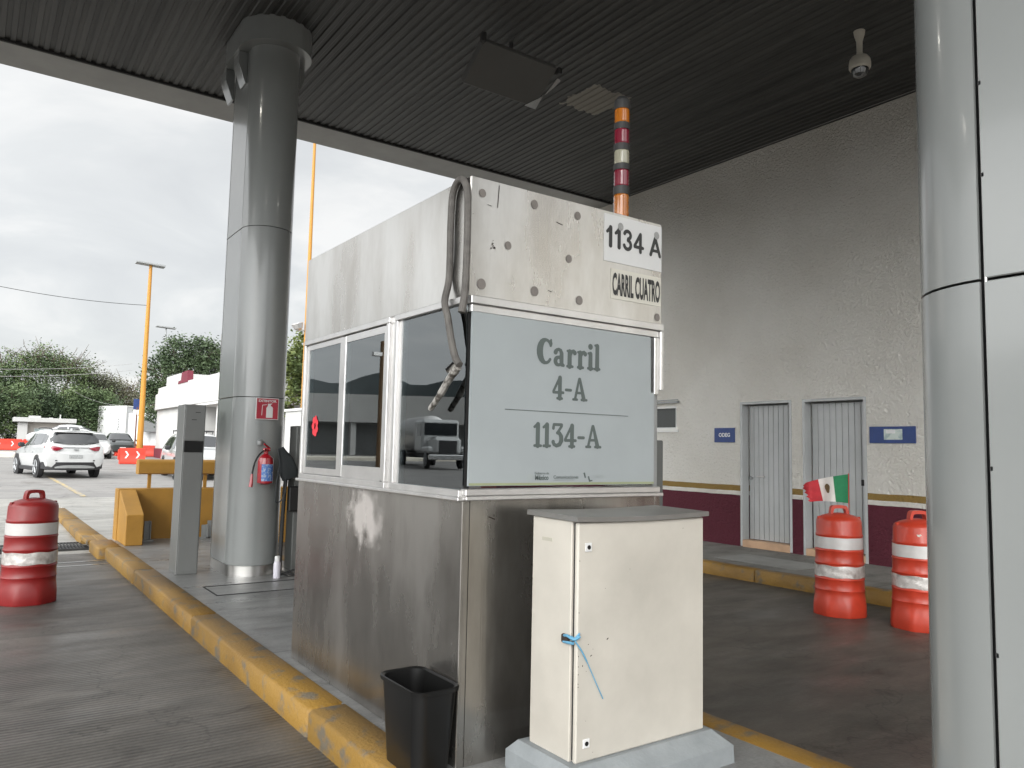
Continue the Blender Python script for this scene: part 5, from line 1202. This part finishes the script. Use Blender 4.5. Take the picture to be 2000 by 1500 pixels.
def container(name, label, pts, z0, z1, m='box_white', seed=1):
    """pts: near-left, corner, far-right footprint (x, y) of the visible sides"""
    a, c, d = [Vector((p[0], p[1], 0)) for p in pts]; e_ = a + (d - c)
    ctr = (a + d) / 2; t = thing(name, label, 'container', (ctr.x, ctr.y, z0))
    P = [(p.x, p.y) for p in (a, c, d, e_)]
    b = BM(); prism(b, P, lambda u, v, q: (u, v, q), z0 + .1, z1, bev=.03); wobj('shell', b, m, t)
    def rail(p, q, z, w=.07): bb = BM(); tube(bb, [(p.x, p.y, z), (q.x, q.y, z)], w, 4); return bb
    bb = BM()
    for p, q in ((a, c), (c, d)):
        for z in (z0 + .12, z1 - .04): tube(bb, [(p.x, p.y, z), (q.x, q.y, z)], .06, 4)
    for p in (a, c, d): tube(bb, [(p.x, p.y, z0 + .1), (p.x, p.y, z1)], .07, 4)
    wobj('frame', bb, 'white', t); return t, a, c, d
t, a, c, d = container('shipping_container', 'white shipping container seen at an angle behind the parked cars', ((9.95, 82.5), (11.75, 79.0), (13.9, 80.6)), 1.1, 4.85)
b = BM()
u = (c - a).normalized(); nrm = Vector((u.y, -u.x, 0)); nrm = nrm if nrm.dot(Vector((0, -1, 0))) > 0 else -nrm
rr = random.Random(3)
for s, z, w, h in ((.25, 3.9, .35, .5), (.3, 3.2, .2, .12), (1.7, 4.15, .16, .22), (2.9, 2.6, .28, 1.2), (.4, 2.3, .25, .35), (2.2, 2.2, .12, .3)):
    for k in range(5):
        if w < .2 and k > 1: continue
        p = a + u * s * (c - a).length / 3.9 + nrm * .09
        box(b, p.x, p.x + w * .5, p.y - .02, p.y + .001, z + h * k / 5, z + h * k / 5 + h * .11)
wobj('marking', b, 'alu_dark', t)
t, a, c, d = container('shipping_container', 'second white container, lower, half behind the tall yellow lamp', ((11.0, 72.0), (13.4, 70.5), (15.0, 73.5)), .95, 3.95)
b = BM(); box(b, 11.7, 12.75, 70.1, 71.0, 2.4, 3.35, bev=.02); wobj('air_conditioner', b, 'alu_dark', t)
wobj('base_wall', B1(10.6, 15.4, 69.6, 69.9, .8, 1.28), 'maroon', t)

ob = thing('office_building', 'white single storey office with curved stepped parapet and maroon base', 'building', (9.6, 44, gz(44)))
b = BM(); box(b, 9.55, 14, 41.5, 52.4, .3, 3.9); wobj('wall', b, 'white_wall', ob)
wobj('base_course', B1(9.50, 14.05, 41.45, 52.45, .2, 1.18), 'maroon', ob)
# parapet with a bowed end, deeper than the wall
b = BM(); P = [(13.8, 34.0), (9.32, 34.0), (9.30, 46.5), (9.28, 49.5), (9.3, 51.5), (9.5, 53.0), (9.9, 53.9), (10.6, 54.4), (13.8, 54.4)]
prism(b, P, lambda u, v, q: (u, v, q), 3.55, 4.50); wobj('fascia', b, 'white_wall', ob)
b = BM(); prism(b, [(13.7, 34.2), (9.36, 34.2), (9.33, 46.5), (9.31, 49.5), (9.36, 51.4), (13.7, 51.6)], lambda u, v, q: (u, v, q), 4.50, 4.86); wobj('parapet', b, 'white_wall', ob)
wobj('parapet_block', B1(9.42, 12.5, 45.8, 49.4, 4.86, 5.43, bev=.02), 'white_wall', ob)
b = BM(); prism(b, [(0, 4.80), (2.3, 4.80), (2.2, 4.95), (1.55, 4.98), (1.45, 5.38), (.1, 5.42)], lambda u, v, q: (q, 43.4 + u, v), 9.30, 9.6); wobj('crest', b, 'maroon', ob)
wobj('porch_ceiling', B1(9.35, 13.7, 34.1, 41.5, 3.42, 3.55), 'white', ob); wobj('porch_wall', B1(12.6, 12.9, 34.2, 41.5, .3, 3.42), 'white_wall', ob)
for yy in (38.1, 34.2): wobj('porch_column', B1(9.6, 9.8, yy, yy + .2, .3, 3.42), 'white', ob)
t = thing('notice_board', 'small black notice board inside the white office porch', 'notice board', (12.55, 39.6, 2.0))
wobj('board', B1(12.5, 12.58, 38.9, 40.6, 1.9, 2.7), 'gap', t); wobj('figure', box(B1(12.47, 12.5, 39.5, 40.0, 1.95, 2.35), 12.47, 12.5, 39.6, 39.9, 2.4, 2.62), 'paper', t)
t = thing('garden_wall', 'low white wall seen between far column and booth', 'wall', (10, 20, gz(20)))
wobj('wall', B1(9.3, 9.5, 14.5, 27.5, 0, 2.75), 'white_wall', t); wobj('coping', B1(9.24, 9.56, 14.4, 27.55, 2.75, 2.83), 'white', t)
# across the road, seen in the booth glass
rb = thing('roadside_building', 'long white canopy building reflected in the booth windows', 'building', (-28, 62, 1))
b = BM(); prism(b, [(-20, 66.5), (-48, 51.7), (-50, 56), (-22, 71)], lambda u, v, q: (u, v, q), 3.7, 6.2); wobj('fascia', b, 'white_wall', rb)
b = BM(); prism(b, [(-21, 70.5), (-49, 55.7), (-49.3, 56.5), (-21.3, 71)], lambda u, v, q: (u, v, q), .5, 3.7); wobj('rear_wall', b, 'alu_dark', rb)
for k in range(8):
    s = k / 7; x, y = -20.6 + s * -27, 66.6 + s * -14.2; wobj('pillar', B1(x - .25, x + .25, y, y + .5, .5, 3.7), 'white_wall', rb)
tk = thing('tanker_truck', 'white tanker truck reflected in the booth corner window', 'truck', (-18.5, 39.2, gz(39)), R(0))
z_ = 0
def tb(name, m, *a, parent=None, **k): return obj(name, B1(*a, **k), m, parent or tk)
# cab faces roughly the booth; local +x is the truck's nose
tb('chassis', 'carplastic', -6.5, 2.6, -.45, .45, .55, .85)
tb('cab', 'carpaint', -.6, 1.2, -1.1, 1.1, .85, 2.75, bev=.15); tb('hood', 'carpaint', 1.2, 2.8, -.8, .8, .75, 1.75, bev=.18)
tb('windshield', 'carglass', 1.18, 1.23, -.95, .95, 1.85, 2.55); tb('grille', 'carplastic', 2.78, 2.84, -.5, .5, .85, 1.55); tb('bumper', 'chrome', 2.8, 3.0, -1.1, 1.1, .5, .78, bev=.04)
for s in (1, -1):
    tb('fender', 'carpaint', 1.3, 2.7, min(s * .75, s * 1.15), max(s * .75, s * 1.15), .85, 1.25, bev=.12); tb('side_window', 'carglass', .1, 1.0, min(s * 1.09, s * 1.115), max(s * 1.09, s * 1.115), 1.8, 2.5)
    for x in (2.0, -4.2, -5.5): wheel(tk, x, s * .95, .5, s)
obj('tank', tube(BM(), [(-6.6, 0, 1.95), (-6.4, 0, 1.95), (-1.0, 0, 1.95), (-.8, 0, 1.95)], [.8, 1.1, 1.1, .8], 28), 'alu', tk)
tk.rotation_euler = (0, 0, R(-75))

# ------------------------------------------------------------ trees
def leaves(name, m, parent, lobes, n, size, seed, flat=.6, origin=(0, 0, 0), shell=.55):
    rs = np.random.RandomState(seed); V = []; tot = sum(l[3] * l[4] * l[5] for l in lobes) ** 1
    per = [max(30, int(n * (l[3] * l[4] * l[5]) ** .8 / sum((q[3] * q[4] * q[5]) ** .8 for q in lobes))) for l in lobes]
    for l, k in zip(lobes, per):
        # leaves gathered on sub-clumps spread through the lobe
        nc = max(6, int(k / 28)); d = rs.normal(size=(nc, 3)); d /= np.linalg.norm(d, axis=1)[:, None]; rad = (shell + (1 - shell) * rs.rand(nc)) * (.80 + .35 * rs.rand(nc))
        cc = d * rad[:, None] * np.array(l[3:6]) + np.array(l[:3]); cs = min(l[3:6]) * (.16 + .16 * rs.rand(nc))
        idx = rs.randint(0, nc, k); p = cc[idx] + rs.normal(size=(k, 3)) * cs[idx][:, None] * np.array([1, 1, flat])
        V.append(p)
    P = np.concatenate(V) - np.array(origin); k = len(P)
    a = rs.normal(size=(k, 3)); a /= np.linalg.norm(a, axis=1)[:, None]; a[:, 2] *= .6
    b_ = np.cross(a, rs.normal(size=(k, 3))); b_ /= np.linalg.norm(b_, axis=1)[:, None] + 1e-9
    s = size * (.6 + .8 * rs.rand(k))[:, None]
    q = np.stack([P - a * s * .9, P + b_ * s * .45, P + a * s * .9, P - b_ * s * .45], 1).reshape(-1, 3)
    me = bpy.data.meshes.new(name); me.vertices.add(4 * k); me.vertices.foreach_set('co', q.ravel()); me.loops.add(4 * k); me.loops.foreach_set('vertex_index', np.arange(4 * k))
    me.polygons.add(k); me.polygons.foreach_set('loop_start', np.arange(k) * 4); me.update(calc_edges=True); me.validate()
    me.materials.append(M[m]); o = bpy.data.objects.new(name, me); return link(o, parent)
def tree(label, x, y, lobes, n, size, m, seed, trunk_r=.25, fork=.35, shell=.5, twigs=None):
    z0 = gz(y) - .05; t = thing('tree', label, 'tree', (x, y, z0)); rr = random.Random(seed)
    zmin = min(l[2] for l in lobes); b = BM(); fk = Vector((0, 0, (zmin - z0) * fork + .4)); tube(b, [(0, 0, 0), (rr.uniform(-.1, .1), 0, fk.z * .5), tuple(fk)], [trunk_r * 1.25, trunk_r, trunk_r * .85], 10)
    obj('trunk', b, 'bark', t); b = BM()
    for l in lobes:
        c = Vector((l[0] - x, l[1] - y, l[2] - z0)); m1 = fk.lerp(c, .5) + Vector((rr.uniform(-.3, .3), rr.uniform(-.3, .3), .15)); tube(b, [tuple(fk), tuple(m1), tuple(c)], [trunk_r * .6, trunk_r * .35, trunk_r * .12], 7)
        for _ in range(7):
            d = Vector((rr.gauss(0, 1) * l[3], rr.gauss(0, 1) * l[4], abs(rr.gauss(0, 1)) * l[5])) * .55; tube(b, [tuple(m1.lerp(c, .6)), tuple(c + d * .5 + Vector((0, 0, .1))), tuple(c + d)], [trunk_r * .16, trunk_r * .10, .012], 5)
    obj('limbs', b, 'bark', t)
    leaves('crown', m, t, lobes, n, size, seed, origin=(x, y, z0), shell=shell)
    if twigs:
        b = BM()
        for (x0, y0, z0_, x1, y1, z1_, k) in twigs:
            for _ in range(k):
                s = Vector((rr.uniform(x0, x1), rr.uniform(y0, y1), z0_ + rr.uniform(-.3, .3))) - Vector((x, y, z0)); p = s.copy(); P = [tuple(p)]; d = Vector((rr.uniform(-.6, .8), rr.uniform(-.3, .3), rr.uniform(.2, .9))).normalized()
                L_ = (z1_ - z0_) * rr.uniform(.5, 1.1) / 5
                for q in range(5): d = (d + Vector((rr.uniform(-.35, .35), rr.uniform(-.2, .2), rr.uniform(-.25, .2)))).normalized(); p = p + d * L_; P.append(tuple(p))
                tube(b, P, [.04, .035, .03, .025, .02, .012], 4, caps=False)
                for q in (2, 3, 4):
                    e2 = Vector(P[q]) + Vector((rr.uniform(-.8, .8), rr.uniform(-.3, .3), rr.uniform(-.1, .5))); tube(b, [P[q], tuple(e2)], [.02, .008], 3, caps=False)
        obj('twigs', b, 'bark', t)
    return t
L6 = lambda *a: a
tree('wide feathery tree with dry brown upper branches behind the kiosk', 6.0, 88, [(.8, 88, 6.6, 2.6, 2, 2.4), (3.1, 88, 7.9, 2.4, 2, 2.1), (5.6, 88, 8.8, 2.3, 2, 2.2), (8.0, 88, 8.2, 2.3, 2, 2.2), (4.4, 88, 5.8, 3.4, 2, 2.2)], 24000, .12, 'leaf', 21, .35, shell=.3, twigs=[(1.5, 87, 8.2, 9.5, 89, 10.9, 46), (3.5, 87, 8.8, 8.5, 89, 11.4, 26)])
tree('drier brown and green tree right of the feathery one', 11.5, 90, [(10.2, 90, 7.5, 2.1, 2, 1.9), (12.1, 90, 6.8, 2.1, 2, 1.7), (14.0, 90, 5.9, 2.0, 2, 1.8), (11.5, 90, 4.0, 3.2, 2, 1.8)], 16000, .11, 'leaf_dry', 23, .28, shell=.3, twigs=[(9.5, 89, 6.8, 14.5, 91, 9.2, 44)])
tree('dense green tree at the left edge above the red barriers', 1.8, 81, [(1.0, 81, 4.6, 2.3, 2, 1.9), (2.9, 81, 4.9, 1.9, 2, 1.6), (.5, 81, 2.8, 2.2, 2, 1.7), (3.4, 81.5, 3.0, 2.0, 2, 1.6)], 15000, .13, 'leaf', 31, .3, shell=.6)
tree('dark rounded tree right behind the kiosk roof', 6.2, 83.6, [(5.2, 83.6, 4.9, 1.9, 1.6, 1.6), (7.0, 83.6, 4.1, 1.8, 1.6, 1.7), (6.0, 84, 3.0, 2.0, 1.5, 1.5)], 13000, .13, 'leaf_dark', 33, .28, shell=.6)
tree('bright green rounded tree left of the white container', 9.3, 83.5, [(8.3, 83.4, 5.2, 1.7, 1.6, 1.4), (9.9, 83.6, 5.0, 1.8, 1.6, 1.6), (9.2, 83.4, 3.4, 2.2, 1.6, 1.8)], 14000, .13, 'leaf', 35, .28, shell=.6)
tree('dark tree filling the gap beyond the container', 13.0, 95, [(11.5, 95, 4.2, 2.6, 2, 2.5), (15, 95, 4.4, 2.6, 2, 2.4), (17.5, 95, 4.2, 2.6, 2, 2.4)], 9000, .16, 'leaf_dry', 37, .28, shell=.5)
tree('tall dark green tree behind the white office parapet', 13.6, 62, [(11.3, 62, 6.2, 1.2, 1.3, 1.8), (12.4, 62, 8.1, 1.25, 1.3, 1.5), (14.3, 62, 8.4, 1.35, 1.4, 1.35), (13.4, 62, 6.6, 1.7, 1.5, 1.7), (15.6, 62, 7.5, 1.5, 1.5, 1.7), (11.0, 62, 4.5, .9, 1, 1.6)], 20000, .115, 'leaf_dark', 41, .3, shell=.6)
tree('leafy tree reaching down between far column and booth', 11.9, 33, [(11.1, 32, 4.9, .75, .8, .75), (11.9, 32, 5.7, .9, .9, .9), (11.4, 32, 3.9, .55, .6, .7), (12.6, 33, 4.7, 1.1, 1.0, 1.1), (10.95, 32, 3.1, .35, .4, .45)], 9000, .10, 'leaf_near', 43, .16, shell=.4)
for k, (x, y, s) in enumerate(((-6, 84, 1.2), (-12, 78, 1.4))):
    tree(['round green tree beyond the left edge of the photo', 'second round green tree farther beyond the left edge'][k], x, y, [(x, y, 4 * s, 3 * s, 2.5 * s, 2.2 * s), (x + 2 * s, y, 5.5 * s, 2 * s, 2 * s, 1.7 * s)], 3500, .3, 'leaf', 50 + k, .3)
b = BM(); 
leaves_o = leaves('ground_shrubs', 'leaf_dark', None, [(x, 84 + (i % 3), 1.7, 1.6, 1, 1.1) for i, x in enumerate(np.arange(-14, 16, 1.8))], 12000, .15, 77, shell=.2); tag(leaves_o, 'low dark undergrowth along the foot of the far trees', 'shrubs', kind='stuff')
